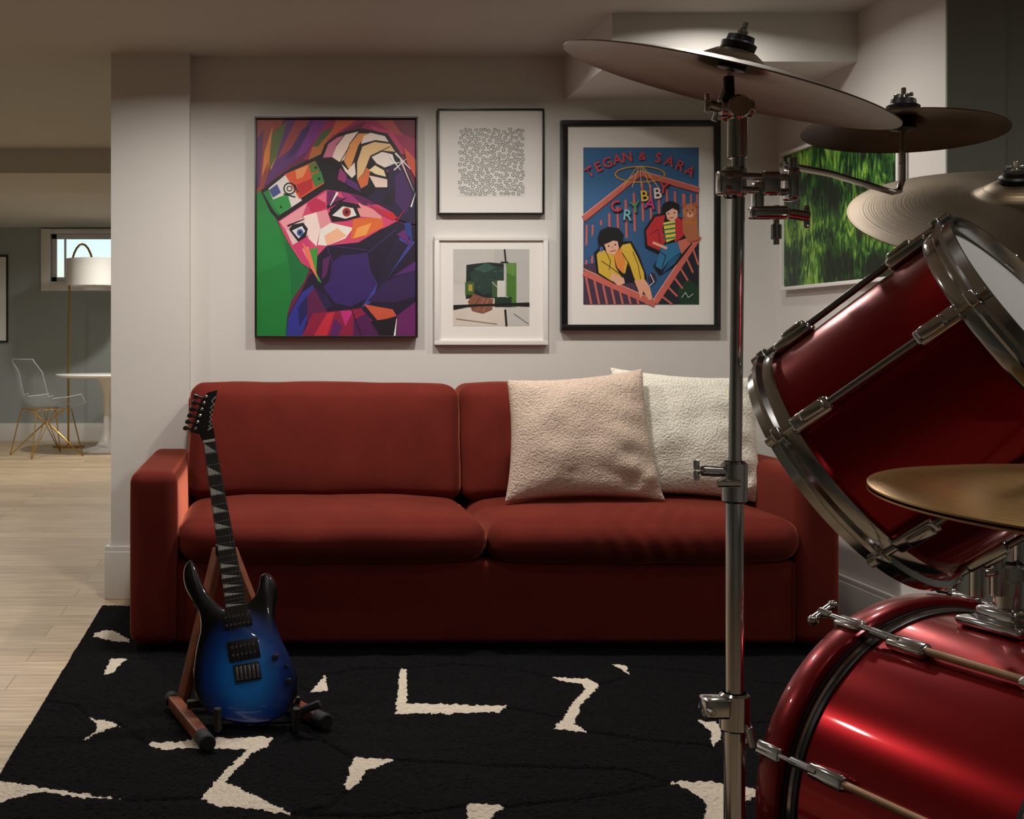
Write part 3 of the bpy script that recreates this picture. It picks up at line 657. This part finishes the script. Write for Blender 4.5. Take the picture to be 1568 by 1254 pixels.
b.path([G(x,y,0.0215) for x,y in ((314,662),(322,656))],0.0014,M_inlay,6)
dv=(nb[1]-nb[0]).normalized()
Ux=(GX*(-dv.y)+GV*(-dv.x)).normalized(); Vx=(GX*dv.x+GV*(-dv.y)).normalized()
def gbox(x,y,h,w,l,t,m,bev=0.001): b.box(G(x,y,h),(w*GS,l*GS,t),m,ax=(Ux,Vx,GN),bev=bev)
gbox(363,957,0.022,44,22,0.010,M_black); gbox(373,1001,0.022,48,30,0.010,M_black)
for (x,y) in ((363,957),(373,1001)):
    for s in (-1,1):
        for k in range(6):
            p=G(x,y,0.027)+Ux*((k-2.5)*6.6*GS)+Vx*(s*6*GS); b.tube(p,p+GN*0.0015,0.0035,M_chrome,seg=8)
gbox(379,1034,0.024,40,26,0.012,M_black)
for k in range(6): gbox(379+(k-2.5)*6.2,1034-(k-2.5)*0.9,0.032,4.5,20,0.006,M_steel,0.0006)
for (x,y) in ((421,1012),(441,1047)): b.tube(G(x,y,0.02),G(x,y,0.036),0.009,M_black,r1=0.0075)
b.tube(G(436,1027,0.02),G(440,1024,0.034),0.003,M_black)
for k in range(6):
    s=(k-2.5)/2.5*0.8; b.tube(N(1.0,s,0.0315),G(379+(k-2.5)*6.2,1034-(k-2.5)*0.9,0.0355),0.0005,M_steel,seg=5)
b.done()
# guitar stand
b=MB('guitar_stand'); M_walnut=mat('walnut',(124,68,42),0.4,var=0.25,vscale=25)
def slat(p0,p1,w,t,m,up=V((0,0,1))):
    p0=V(p0);p1=V(p1); d=(p1-p0); L=d.length; d.normalize(); s=d.cross(up).normalized(); u=s.cross(d).normalized()
    b.box((p0+p1)/2,(L,w,t),m,ax=(d,s,u),bev=0.004)
slat((-0.135,3.60,0.46),(-0.235,3.48,0.04),0.03,0.03,M_walnut)
slat((-0.10,3.60,0.46),(0.07,3.50,0.04),0.03,0.03,M_walnut)
slat((-0.115,3.62,0.44),(-0.08,3.83,0.035),0.03,0.03,M_walnut)
slat((-0.262,3.49,0.042),(-0.155,3.16,0.038),0.034,0.034,M_walnut)
slat((0.055,3.49,0.042),(0.155,3.33,0.038),0.034,0.034,M_walnut)
for p,q in (((-0.165,3.19,0.039),(-0.145,3.13,0.039)),((0.143,3.35,0.039),(0.17,3.305,0.039))): b.tube(p,q,0.022,M_rubber)
b.tube((-0.270,3.515,0.043),(-0.260,3.48,0.043),0.022,M_rubber)
slat((-0.215,3.37,0.07),(0.1,3.41,0.07),0.022,0.02,M_black)
for (x,y) in ((-0.125,3.29),(0.085,3.29)):
    b.path([(x,3.43,0.07),(x,3.37,0.032),(x,y,0.028),(x,y-0.035,0.035),(x,y-0.045,0.095)],0.010,M_rubber,8)
slat((0.085,3.285,0.07),(0.15,3.27,0.10),0.02,0.02,M_rubber)
slat((-0.145,3.585,0.46),(-0.09,3.585,0.46),0.03,0.03,M_rubber)
b.done()

# ---------------------------------------------------------------- drum kit
def cym_mat(name,col,rough=0.3):
    m=bpy.data.materials.new(name); m.use_nodes=True; nt=m.node_tree; b=nt.nodes['Principled BSDF']
    b.inputs['Metallic'].default_value=1; b.inputs['Roughness'].default_value=rough; b.inputs['Anisotropic'].default_value=0.5
    tc=nt.nodes.new('ShaderNodeTexCoord'); sp=nt.nodes.new('ShaderNodeSeparateXYZ'); nt.links.new(tc.outputs['Object'],sp.inputs[0])
    cb=nt.nodes.new('ShaderNodeCombineXYZ'); nt.links.new(sp.outputs['X'],cb.inputs[0]); nt.links.new(sp.outputs['Y'],cb.inputs[1])
    ln=nt.nodes.new('ShaderNodeVectorMath'); ln.operation='LENGTH'; nt.links.new(cb.outputs[0],ln.inputs[0])
    n=nt.nodes.new('ShaderNodeTexNoise'); n.noise_dimensions='1D'; n.inputs['Scale'].default_value=330; n.inputs['Detail'].default_value=3; nt.links.new(ln.outputs['Value'],n.inputs['W'])
    bp=nt.nodes.new('ShaderNodeBump'); bp.inputs['Strength'].default_value=0.16; bp.inputs['Distance'].default_value=0.001; nt.links.new(n.outputs['Fac'],bp.inputs['Height']); nt.links.new(bp.outputs['Normal'],b.inputs['Normal'])
    r=nt.nodes.new('ShaderNodeValToRGB'); c=lin(col); r.color_ramp.elements[0].color=(c[0]*.7,c[1]*.67,c[2]*.65,1); r.color_ramp.elements[1].color=(min(1,c[0]*1.15),min(1,c[1]*1.15),min(1,c[2]*1.15),1)
    r.color_ramp.elements[0].position=0.3; r.color_ramp.elements[1].position=0.7
    n2=nt.nodes.new('ShaderNodeTexNoise'); n2.inputs['Scale'].default_value=7; n2.inputs['Detail'].default_value=6; nt.links.new(tc.outputs['Object'],n2.inputs['Vector'])
    nt.links.new(n2.outputs['Fac'],r.inputs['Fac']); nt.links.new(r.outputs['Color'],b.inputs['Base Color']); return m
def cymbal(name,c,n,R,m,hw=True):
    b=MB(name); k=R/0.229; up=[]
    prof=[(0.007,0.050),(0.014,0.0495),(0.028,0.045),(0.042,0.036),(0.050,0.030),(0.058,0.0275),(0.09,0.0235),(0.13,0.0175),(0.17,0.0105),(0.20,0.0045),(0.2265,-0.001),(0.229,-0.0018)]
    for r,h in prof: up.append((r*k,h*k))
    lo=[(r,h-0.0016) for r,h in up[::-1]]
    b.lathe(up+lo,(0,0,0),(0,0,1),m,96,closed=True)
    if hw:
        z=0.050*k
        b.lathe([(0.006,z-0.03),(0.018,z-0.028),(0.018,z-0.004),(0.006,z-0.004)],(0,0,0),(0,0,1),M_black,24)
        b.lathe([(0.006,z-0.002),(0.022,z-0.002),(0.023,z+0.006),(0.018,z+0.009),(0.017,z+0.016),(0.006,z+0.018)],(0,0,0),(0,0,1),M_black,24)
        b.tube((0,0,-0.05),(0,0,z+0.034),0.0035,M_chrome,seg=10)
        b.tube((0,0,z+0.016),(0,0,z+0.023),0.007,M_chrome,seg=12)
        for s in (-1,1): b.box((s*0.009,0,z+0.023),(0.009,0.003,0.006),M_chrome,bev=0.001)
    ob=b.done(); ob.matrix_world=Matrix.Translation(c)@V(n).normalized().to_track_quat('Z','Y').to_matrix().to_4x4(); return ob
M_c1=cym_mat('bronze_satin',(150,134,118),0.34); M_c2=cym_mat('bronze_dark',(104,76,60),0.4); M_c3=cym_mat('bronze_aged',(118,104,84),0.4); M_c4=cym_mat('bronze_gold',(228,186,124),0.3)
C1=V((0.608,1.60,1.417)); n1=V((.26,-.16,.95)); cymbal('crash_cymbal',C1,n1,0.217,M_c1)
C2=V((0.940,1.79,1.388)); n2=V((.062,.061,.996)); cymbal('splash_cymbal',C2,n2,0.138,M_c2)
C3=V((1.228,2.0,1.290)); n3=V((-.12,-.385,.915)); cymbal('ride_cymbal',C3,n3,0.243,M_c3)
C4=V((0.683,1.0,0.949)); n4=V((.02,-.065,.99)).normalized()
hh=empty('hi_hat')
o=cymbal('top_cymbal',C4,n4,0.168,M_c4); o.parent=hh
o=cymbal('bottom_cymbal',C4-n4*0.008,-n4,0.168,M_c4,False); o.parent=hh
b=MB('stand'); b.tube((0.683,1.0,0.3),(0.683,1.0,0.90),0.012,M_chrome); b.tube((0.683,1.0,0.85),C4+V((0,0,0.2)),0.0035,M_chrome)
for k in range(3):
    t=math.radians(200+k*110); b.tube((0.683,1.0,0.42),(0.683+0.28*math.cos(t),1.0+0.28*math.sin(t),0.025),0.009,M_chrome)
b.box((0.683,0.85,0.04),(0.09,0.26,0.015),M_steel,bev=0.004); b.tube((0.683,1.0,0.02),(0.683,1.0,0.3),0.008,M_chrome)
b.done(hh)

px,py=0.619,1.60
b=MB('cymbal_stand')
b.tube((px,py,0.10),(px,py,0.595),0.0135,M_chrome,seg=24)
b.tube((px,py,0.5),(px,py,0.90),0.0115,M_chrome,seg=24)
b.tube((px,py,0.85),(px+0.006,py,1.35),0.0085,M_chrome,seg=24)
def clampring(z,r,h): b.lathe([(r*0.8,0),(r,0.003),(r,h-0.003),(r*0.8,h)],(px,py,z),(0,0,1),M_chrome,24)
clampring(0.565,0.019,0.05); b.box((px-0.028,py-0.005,0.598),(0.034,0.03,0.026),M_chrome,bev=0.004); b.tube((px-0.04,py-0.01,0.598),(px-0.04,py-0.035,0.598),0.004,M_chrome)
b.tube((px+0.012,py-0.018,0.575),(px+0.016,py-0.022,0.55),0.005,M_chrome)
clampring(0.865,0.0165,0.055); b.tube((px,py,0.905),(px-0.045,py-0.005,0.908),0.007,M_chrome)
for s in (-1,1): b.box((px-0.05,py,0.908+s*0.007),(0.008,0.004,0.013),M_chrome,bev=0.0015)
b.tube((px-0.03,py-0.02,0.893),(px+0.0,py-0.02,0.893),0.005,M_chrome)
# tilter
tz=1.384
b.tube((px+0.004,py,tz-0.065),(px+0.004,py,tz-0.01),0.0125,M_chrome,seg=20); b.tube((px-0.022,py-0.004,tz),(px+0.022,py-0.004,tz),0.012,M_chrome,seg=20)
b.tube((px+0.0,py-0.02,tz),(px+0.0,py+0.015,tz),0.016,M_chrome); b.tube((px-0.006,py,tz),C1+n1.normalized()*0.01,0.007,M_black)
b.tube((px-0.034,py,tz+0.005),(px-0.02,py,tz+0.001),0.007,M_chrome); b.box((px-0.036,py,tz+0.008),(0.006,0.005,0.024),M_chrome,bev=0.0015)
# multiclamp
zc=1.285
clampring(zc-0.018,0.0155,0.04)
b.box((px-0.012,py-0.012,zc),(0.03,0.02,0.032),M_chrome,bev=0.004)
b.tube((px-0.02,py-0.02,zc+0.008),(px+0.085,py+0.01,zc+0.010),0.005,M_chrome); b.tube((px-0.02,py-0.02,zc-0.008),(px+0.08,py+0.01,zc-0.010),0.005,M_chrome)
b.box((px+0.045,py+0.0,zc),(0.026,0.024,0.032),M_chrome,bev=0.005); b.box((px+0.077,py+0.005,zc),(0.016,0.026,0.044),M_chrome,bev=0.005)
b.tube((px+0.077,py+0.0,zc+0.02),(px+0.077,py+0.0,zc+0.035),0.006,M_chrome)
e=V((C2.x,C2.y,1.296))
b.path([(px+0.068,py+0.01,1.312),(px+0.16,py+0.07,1.308),(e.x-0.02,e.y-0.01,e.z+0.0),(e.x-0.006,e.y-0.003,e.z+0.003),(e.x,e.y,e.z+0.02),C2+V((0,0,0.02))],0.0045,M_chrome,10)
zb=zc-0.038
b.box((px+0.045,py,zb),(0.05,0.022,0.018),M_chrome,bev=0.005); b.box((px+0.03,py,zb+0.02),(0.012,0.02,0.04),M_chrome,bev=0.003)
b.tube((px+0.055,py,zb+0.01),(px+0.055,py,zb-0.042),0.004,M_chrome); b.tube((px+0.055,py,zb-0.035),(px+0.055,py,zb-0.015),0.007,M_chrome)
b.tube((px+0.07,py,zb),(px+0.098,py,zb-0.005),0.007,M_chrome)
for s in (-1,1): b.box((px+0.095,py,zb-0.005+s*0.008),(0.008,0.005,0.014),M_chrome,bev=0.002)
b.lathe([(0.013,0),(0.024,0.004),(0.024,0.03),(0.013,0.034)],(px,py,0.34),(0,0,1),M_chrome,24); b.lathe([(0.013,0),(0.02,0.004),(0.02,0.02),(0.013,0.024)],(px,py,0.11),(0,0,1),M_chrome,24)
for k in range(3):
    t=math.radians(95+k*120); f=V((px+0.3*math.cos(t),py+0.3*math.sin(t),0.038)); top=V((px,py,0.355)); b.tube(top,f,0.008,M_chrome); b.tube(V((px,py,0.12)),top.lerp(f,0.55),0.006,M_chrome); b.tube(f,f-V((0,0,0.02)),0.013,M_rubber)
b.done()
b=MB('cymbal_stand'); q=V((1.34,2.36,0)); b.tube(q+V((0,0,0.1)),q+V((0,0,0.7)),0.013,M_chrome,seg=20); b.tube(q+V((0,0,0.65)),q+V((0,0,1.12)),0.0095,M_chrome,seg=20)
b.tube(q+V((0,0,1.10)),C3-n3.normalized()*0.03,0.006,M_chrome); b.tube(q+V((-0.02,0,1.11)),q+V((0.02,0,1.11)),0.014,M_chrome)
b.lathe([(0.012,0),(0.019,0.003),(0.019,0.04),(0.012,0.043)],q+V((0,0,0.66)),(0,0,1),M_chrome,20)
for k in range(3):
    t=math.radians(30+k*120); f=q+V((0.28*math.cos(t),0.28*math.sin(t),0.038)); top=q+V((0,0,0.36)); b.tube(top,f,0.008,M_chrome); b.tube(q+V((0,0,0.12)),top.lerp(f,0.5),0.006,M_chrome); b.tube(f,f-V((0,0,0.02)),0.013,M_rubber)
b.done()

# rack tom
a=V((.565,-.56,.605)).normalized(); T0=V((0.706,1.44,0.936)); TL=0.235; TR=0.152
b=MB('tom_drum')
b.lathe([(TR,0.012),(TR,TL-0.012)],T0,a,M_red,96)
def hoop(o,ax,R,fl=1):
    b.lathe([(R-0.004,-0.014),(R+0.004,-0.016),(R+0.006,-0.012),(R+0.006,-0.002),(R+0.012,0.002),(R+0.012,0.007),(R+0.006,0.010),(R+0.005,0.02),(R+0.001,0.02),(R-0.001,0.0),(R-0.004,-0.002)],o,ax*fl,M_chrome,96,closed=True)
hoop(T0,a,TR+0.003,-1); hoop(T0+a*TL,a,TR+0.003,1)
b.lathe([(0,-0.002),(TR-0.003,-0.002),(TR+0.002,0.004)],T0,a,M_head,64); b.lathe([(0,TL+0.004),(TR-0.004,TL+0.004),(TR+0.002,TL-0.003)],T0,a,M_head,64)
mid=T0+a*TL/2; c=(V((0,0,1.08))-mid); c=(c-a*c.dot(a)).normalized(); w=a.cross(c)
if w.z<0: w=-w
def lug(o,ax,r,dirn,t0,t1,cas=0.06):
    s=ax.cross(dirn).normalized()
    for (ta,sg2) in ((t0,1),(t1,-1)):
        cpt=o+ax*(ta+sg2*(0.012+cas/2))+dirn*(r+0.007)
        b.box(cpt,(cas,0.020,0.015),M_chrome,ax=(ax,s,dirn),bev=0.005)
        b.box(cpt+ax*(sg2*cas*0.1)+dirn*0.006,(cas*0.6,0.014,0.012),M_chrome,ax=(ax,s,dirn),bev=0.004)
        b.tube(o+ax*(ta-sg2*0.012)+dirn*(r+0.011),o+ax*(ta+sg2*0.03)+dirn*(r+0.011),0.0033,M_chrome,seg=10)
        b.tube(o+ax*(ta-sg2*0.020)+dirn*(r+0.011),o+ax*(ta-sg2*0.010)+dirn*(r+0.011),0.0055,M_chrome,seg=8)
        b.box(o+ax*(ta-sg2*0.004)+dirn*(r+0.010),(0.010,0.018,0.016),M_chrome,ax=(ax,s,dirn),bev=0.002)
    b.tube(o+ax*(t0+0.05)+dirn*(r+0.009),o+ax*(t1-0.05)+dirn*(r+0.009),0.0042,M_steel,seg=12)
for k in range(6):
    th=math.radians(25+60*k); lug(T0,a,TR,(c*math.cos(th)+w*math.sin(th)).normalized(),0.0,TL,0.052)
b.done()

# bass drum
ka=V((.3,-.954,0)).normalized(); K0=V((1.036,1.92,0.372)); KL=0.45; KR=0.287
b=MB('bass_drum')
b.lathe([(KR,0.02),(KR,KL-0.02)],K0,ka,M_red,128)
for (o,f) in ((K0,1),(K0+ka*KL,-1)):
    b.lathe([(KR+0.004,-0.012),(KR+0.016,-0.012),(KR+0.018,-0.009),(KR+0.018,0.028),(KR+0.016,0.031),(KR+0.004,0.031)],o,ka*f,M_hoopred,128,closed=True)
    b.lathe([(KR+0.001,0.030),(KR+0.006,0.031),(KR+0.007,0.034),(KR+0.006,0.038),(KR,0.039)],o,ka*f,M_black,128)
    b.lathe([(KR,0.039),(KR+0.005,0.040),(KR+0.006,0.044),(KR+0.004,0.048),(KR,0.049)],o,ka*f,M_chrome,128)
    b.lathe([(KR,0.049),(KR+0.003,0.049),(KR+0.003,0.056),(KR,0.056)],o,ka*f,M_black,128)
    b.lathe([(0,0.004),(KR-0.01,0.004),(KR+0.004,0.0)],o,ka*f,M_head if f<0 else M_black,96)
ku=V((0,0,1)); kl=V((-.954,-.3,0)).normalized()
for k in range(8):
    th=math.radians(28+45*k); d=(ku*math.cos(th)+kl*math.sin(th)).normalized(); s=ka.cross(d).normalized(); R_=KR+0.026
    for (o,f) in ((K0,1),(K0+ka*KL,-1)):
        q0=o-ka*f*0.045+d*R_; b.tube(q0,o+ka*f*0.10+d*(KR+0.016),0.0042,M_chrome,seg=12)
        b.tube(q0-ka*f*0.006,q0+ka*f*0.016,0.008,M_chrome,r1=0.006,seg=12)
        b.tube(q0-s*0.022-ka*f*0.002,q0+s*0.022-ka*f*0.002,0.006,M_chrome,seg=12); b.sphere(q0-s*0.022,0.0085,M_chrome,seg=12); b.sphere(q0+s*0.022,0.0085,M_chrome,seg=12)
        b.box(o+ka*f*0.008+d*(KR+0.021),(0.05,0.022,0.009),M_chrome,ax=(ka,s,d),bev=0.004); b.box(o-ka*f*0.014+d*(KR+0.011),(0.008,0.020,0.026),M_chrome,ax=(ka,s,d),bev=0.003)
        b.box(o+ka*f*0.115+d*(KR+0.009),(0.07,0.024,0.018),M_chrome,ax=(ka,s,d),bev=0.007)
        b.tube(o+ka*f*0.05+d*(KR+0.017),o+ka*f*0.085+d*(KR+0.014),0.007,M_steel,seg=12)
    b.tube(K0+ka*0.14+d*(KR+0.010),K0+ka*(KL-0.14)+d*(KR+0.010),0.006,M_tan_reflect,seg=12)
for s_ in (-1,1):
    p=K0+ka*0.09+kl*s_*0.22-ku*0.19; b.tube(p,V((p.x+kl.x*s_*0.1,p.y+0.06,0.03)),0.008,M_chrome); b.tube(V((p.x+kl.x*s_*0.1,p.y+0.06,0.04)),V((p.x+kl.x*s_*0.105,p.y+0.063,0.018)),0.012,M_rubber)
b.done()
# tom holder
b=MB('tom_holder'); base=K0+ka*0.16+ku*(KR)
s=ka.cross(ku).normalized()
b.box(base+ku*0.006,(0.11,0.09,0.014),M_chrome,ax=(ka,s,ku),bev=0.005); b.box(base+ku*0.02,(0.07,0.06,0.024),M_chrome,ax=(ka,s,ku),bev=0.008)
b.tube(base,base+ku*0.09,0.021,M_chrome,seg=24); b.lathe([(0.018,0),(0.027,0.003),(0.027,0.022),(0.018,0.025)],base+ku*0.07,(0,0,1),M_chrome,24)
b.tube(base+ku*0.085,base+ku*0.085+V((-0.05,-0.02,0)),0.006,M_chrome); b.box(base+ku*0.085+V((-0.055,-0.02,0)),(0.008,0.006,0.035),M_chrome,bev=0.002)
for (dx,hh_) in ((-0.022,0.21),(0.022,0.26),(0.06,0.2)):
    b.tube(base+ku*0.05+s*dx,base+ku*hh_+s*dx,0.0105,M_chrome,seg=20)
top=base+ku*0.20-s*0.022*1
tgt=mid+(top-mid-a*(top-mid).dot(a)).normalized()*TR
b.tube(top,tgt,0.0095,M_chrome,seg=20); b.sphere(top,0.022,M_chrome); dd=(tgt-mid).normalized(); b.box(tgt+dd*0.006,(0.07,0.05,0.014),M_chrome,ax=(a,a.cross(dd).normalized(),dd),bev=0.005)
b.done()

# ---------------------------------------------------------------- far room furniture
b=MB('pedestal_table'); tx,ty=-1.53,11.8
b.lathe([(0,0.715),(0.45,0.715),(0.49,0.73),(0.495,0.742),(0.485,0.745),(0,0.745)],(tx,ty,0),(0,0,1),M_white,64)
b.lathe([(0,0.0),(0.26,0.0),(0.262,0.008),(0.2,0.022),(0.11,0.05),(0.06,0.11),(0.038,0.2),(0.032,0.34),(0.038,0.5),(0.06,0.62),(0.1,0.69),(0.14,0.715)],(tx,ty,0),(0,0,1),M_white,48); b.done()
b=MB('dining_chair'); M_clear=mat('clear_acrylic',(190,198,200),0.06,var=0.01,alpha=0.10)
Mch=Matrix.Translation((-2.03,11.3,0))@Matrix.Rotation(math.radians(35),4,'Z')@Matrix.Scale(1.12,4)
def C(x,y,z): return Mch@V((x,y,z))
prof=[(0.24,0.415),(0.20,0.435),(0.08,0.415),(-0.06,0.405),(-0.15,0.43),(-0.195,0.50),(-0.22,0.60),(-0.245,0.70),(-0.265,0.78),(-0.272,0.805)]
rows=[]
for i,(x,z) in enumerate(prof):
    row=[]; wdt=0.24 if i<7 else 0.24*(1-((i-6)/5.2)**2*0.5)
    for j in range(13):
        u=-1+2*j/12; cur=abs(u)**2.6
        dz=cur*(0.08 if i<5 else 0.0)*(1 if i>0 else .4); dx=cur*(0.10 if i>=4 else 0.0)*(1-0.4*(i>7))
        row.append(b.bm.verts.new(C(x+dx,u*wdt,z+dz)))
    rows.append(row)
for A_,B_ in zip(rows,rows[1:]):
    for j in range(12): b.face([A_[j],A_[j+1],B_[j+1],B_[j]],M_clear)
M_edge=mat('acrylic_edge',(176,182,184),0.15,var=0.02)
for e_ in (rows[0],rows[-1],[r_[0] for r_ in rows],[r_[-1] for r_ in rows]): b.path([v.co.copy() for v in e_],0.005,M_edge,6)
corners=[(-0.17,-0.17),(0.17,-0.17),(0.17,0.17),(-0.17,0.17)]
for (dx,dy) in corners:
    f=C(dx*1.35,dy*1.25,0.0)
    b.path([f,C(dx*0.9,dy*0.9,0.39)],0.006,M_gold,8); b.path([f,C(-dx*0.05,dy*0.1,0.28),C(-dx*0.5,dy*0.8,0.39)],0.0045,M_gold,8); b.path([f,C(dx*0.1,-dy*0.05,0.28),C(dx*0.8,-dy*0.5,0.39)],0.0045,M_gold,8)
ring_=[C(dx*0.9,dy*0.9,0.39) for dx,dy in corners]; b.path(ring_+[ring_[0]],0.005,M_gold,8)
b.done()
b=MB('arc_floor_lamp'); lx,ly_=-1.97,12.2
b.lathe([(0,0),(0.16,0),(0.16,0.02),(0.15,0.025),(0,0.025)],(lx,ly_,0),(0,0,1),M_gold,32)
pts=[(lx,ly_,0.02),(lx,ly_,1.0),(lx+0.01,ly_,1.55)]+[(lx+0.14-0.13*math.cos(t),ly_,1.62+0.42*math.sin(t)) for t in [math.pi*k/12*0.86 for k in range(13)]]
b.path(pts,0.011,M_gold,10); lp=V(pts[-1])
M_shade=mat('linen_shade',(235,231,224),0.8,var=0.02)
b.lathe([(0.27,0),(0.275,0),(0.275,0.27),(0.27,0.27)],(lp.x,ly_,1.62),(0,0,1),M_shade,48,closed=True); b.lathe([(0.0,0.0),(0.12,0.0),(0.12,-0.035),(0.0,-0.04)],(lp.x,ly_,1.62),(0,0,1),M_shade,32); b.tube(lp,(lp.x,ly_,1.60),0.006,M_gold)
for k in range(3): t=2*math.pi*k/3; b.tube((lp.x,ly_,1.87),(lp.x+0.27*math.cos(t),ly_+0.27*math.sin(t),1.87),0.003,M_gold,seg=6)
b.done()
b=MB('framed_picture'); b.box((-2.98,12.935,1.515),(0.5,0.025,0.93),M_fblack,bev=0.002); b.box((-2.98,12.921,1.515),(0.46,0.004,0.89),mat('print_paper',(225,224,220),0.6)); b.box((-3.0,12.918,1.5),(0.2,0.002,0.5),mat('print_ink',(120,124,126),0.6,var=0.5,vscale=12)); b.done()

# ---------------------------------------------------------------- lights
def pot(x,y,p,size=0.13,col=(1,0.945,0.88),z=H,spread=160):
    b=MB('recessed_light'); b.lathe([(size/2+0.004,-0.002),(size/2+0.025,-0.004),(size/2+0.028,0.0)],(x,y,z),(0,0,1),M_trim,32); o=b.done()
    l=bpy.data.lights.new('lamp','AREA'); l.shape='DISK'; l.size=size; l.energy=p; l.color=col; l.spread=math.radians(spread)
    lo=bpy.data.objects.new('lamp',l); lo.location=(x,y,z-0.004); bpy.context.scene.collection.objects.link(lo); lo.parent=o
for x,p in ((-0.15,14),(0.85,14.5),(1.6,4.5)): pot(x,4.15,p)
pot(1.2,2.9,3.2)  # fill lamp added to brighten the soffit face
for x,y,p in ((-1.8,3.6,9),(0.2,1.7,3.0),(1.3,1.3,4.6),(0.6,-0.6,2.5)): pot(x,y,p)
pot(3.0,2.2,6.5,spread=175)  # lamp added and spread wide so light reaches the accent wall
for x,y,p in ((-1.6,6.6,15),(-2.2,9.6,20),(-1.2,11.2,22),(0.6,9.5,9)): pot(x,y,p,col=(1,0.97,0.92))  # lamps added to bring the far room up to daylight brightness
w=bpy.data.worlds.new('sky'); bpy.context.scene.world=w; w.use_nodes=True; nt=w.node_tree; bg=nt.nodes['Background']
st=nt.nodes.new('ShaderNodeTexSky'); st.sky_type='NISHITA'; st.sun_elevation=math.radians(40); st.sun_rotation=math.radians(200); st.sun_disc=False
nt.links.new(st.outputs['Color'],bg.inputs['Color']); bg.inputs['Strength'].default_value=0.14
sc=bpy.context.scene; sc.view_settings.view_transform='Standard'; sc.view_settings.look='None'; sc.view_settings.exposure=0.12
cam=bpy.data.cameras.new('camera'); cam.sensor_width=36; cam.sensor_fit='HORIZONTAL'; cam.lens=42.7; cam.shift_x=0.2417; cam.shift_y=-0.0682; cam.clip_start=0.05
co=bpy.data.objects.new('camera',cam); co.location=(0,0,1.08); co.rotation_euler=(math.pi/2,0,0); sc.collection.objects.link(co); sc.camera=co
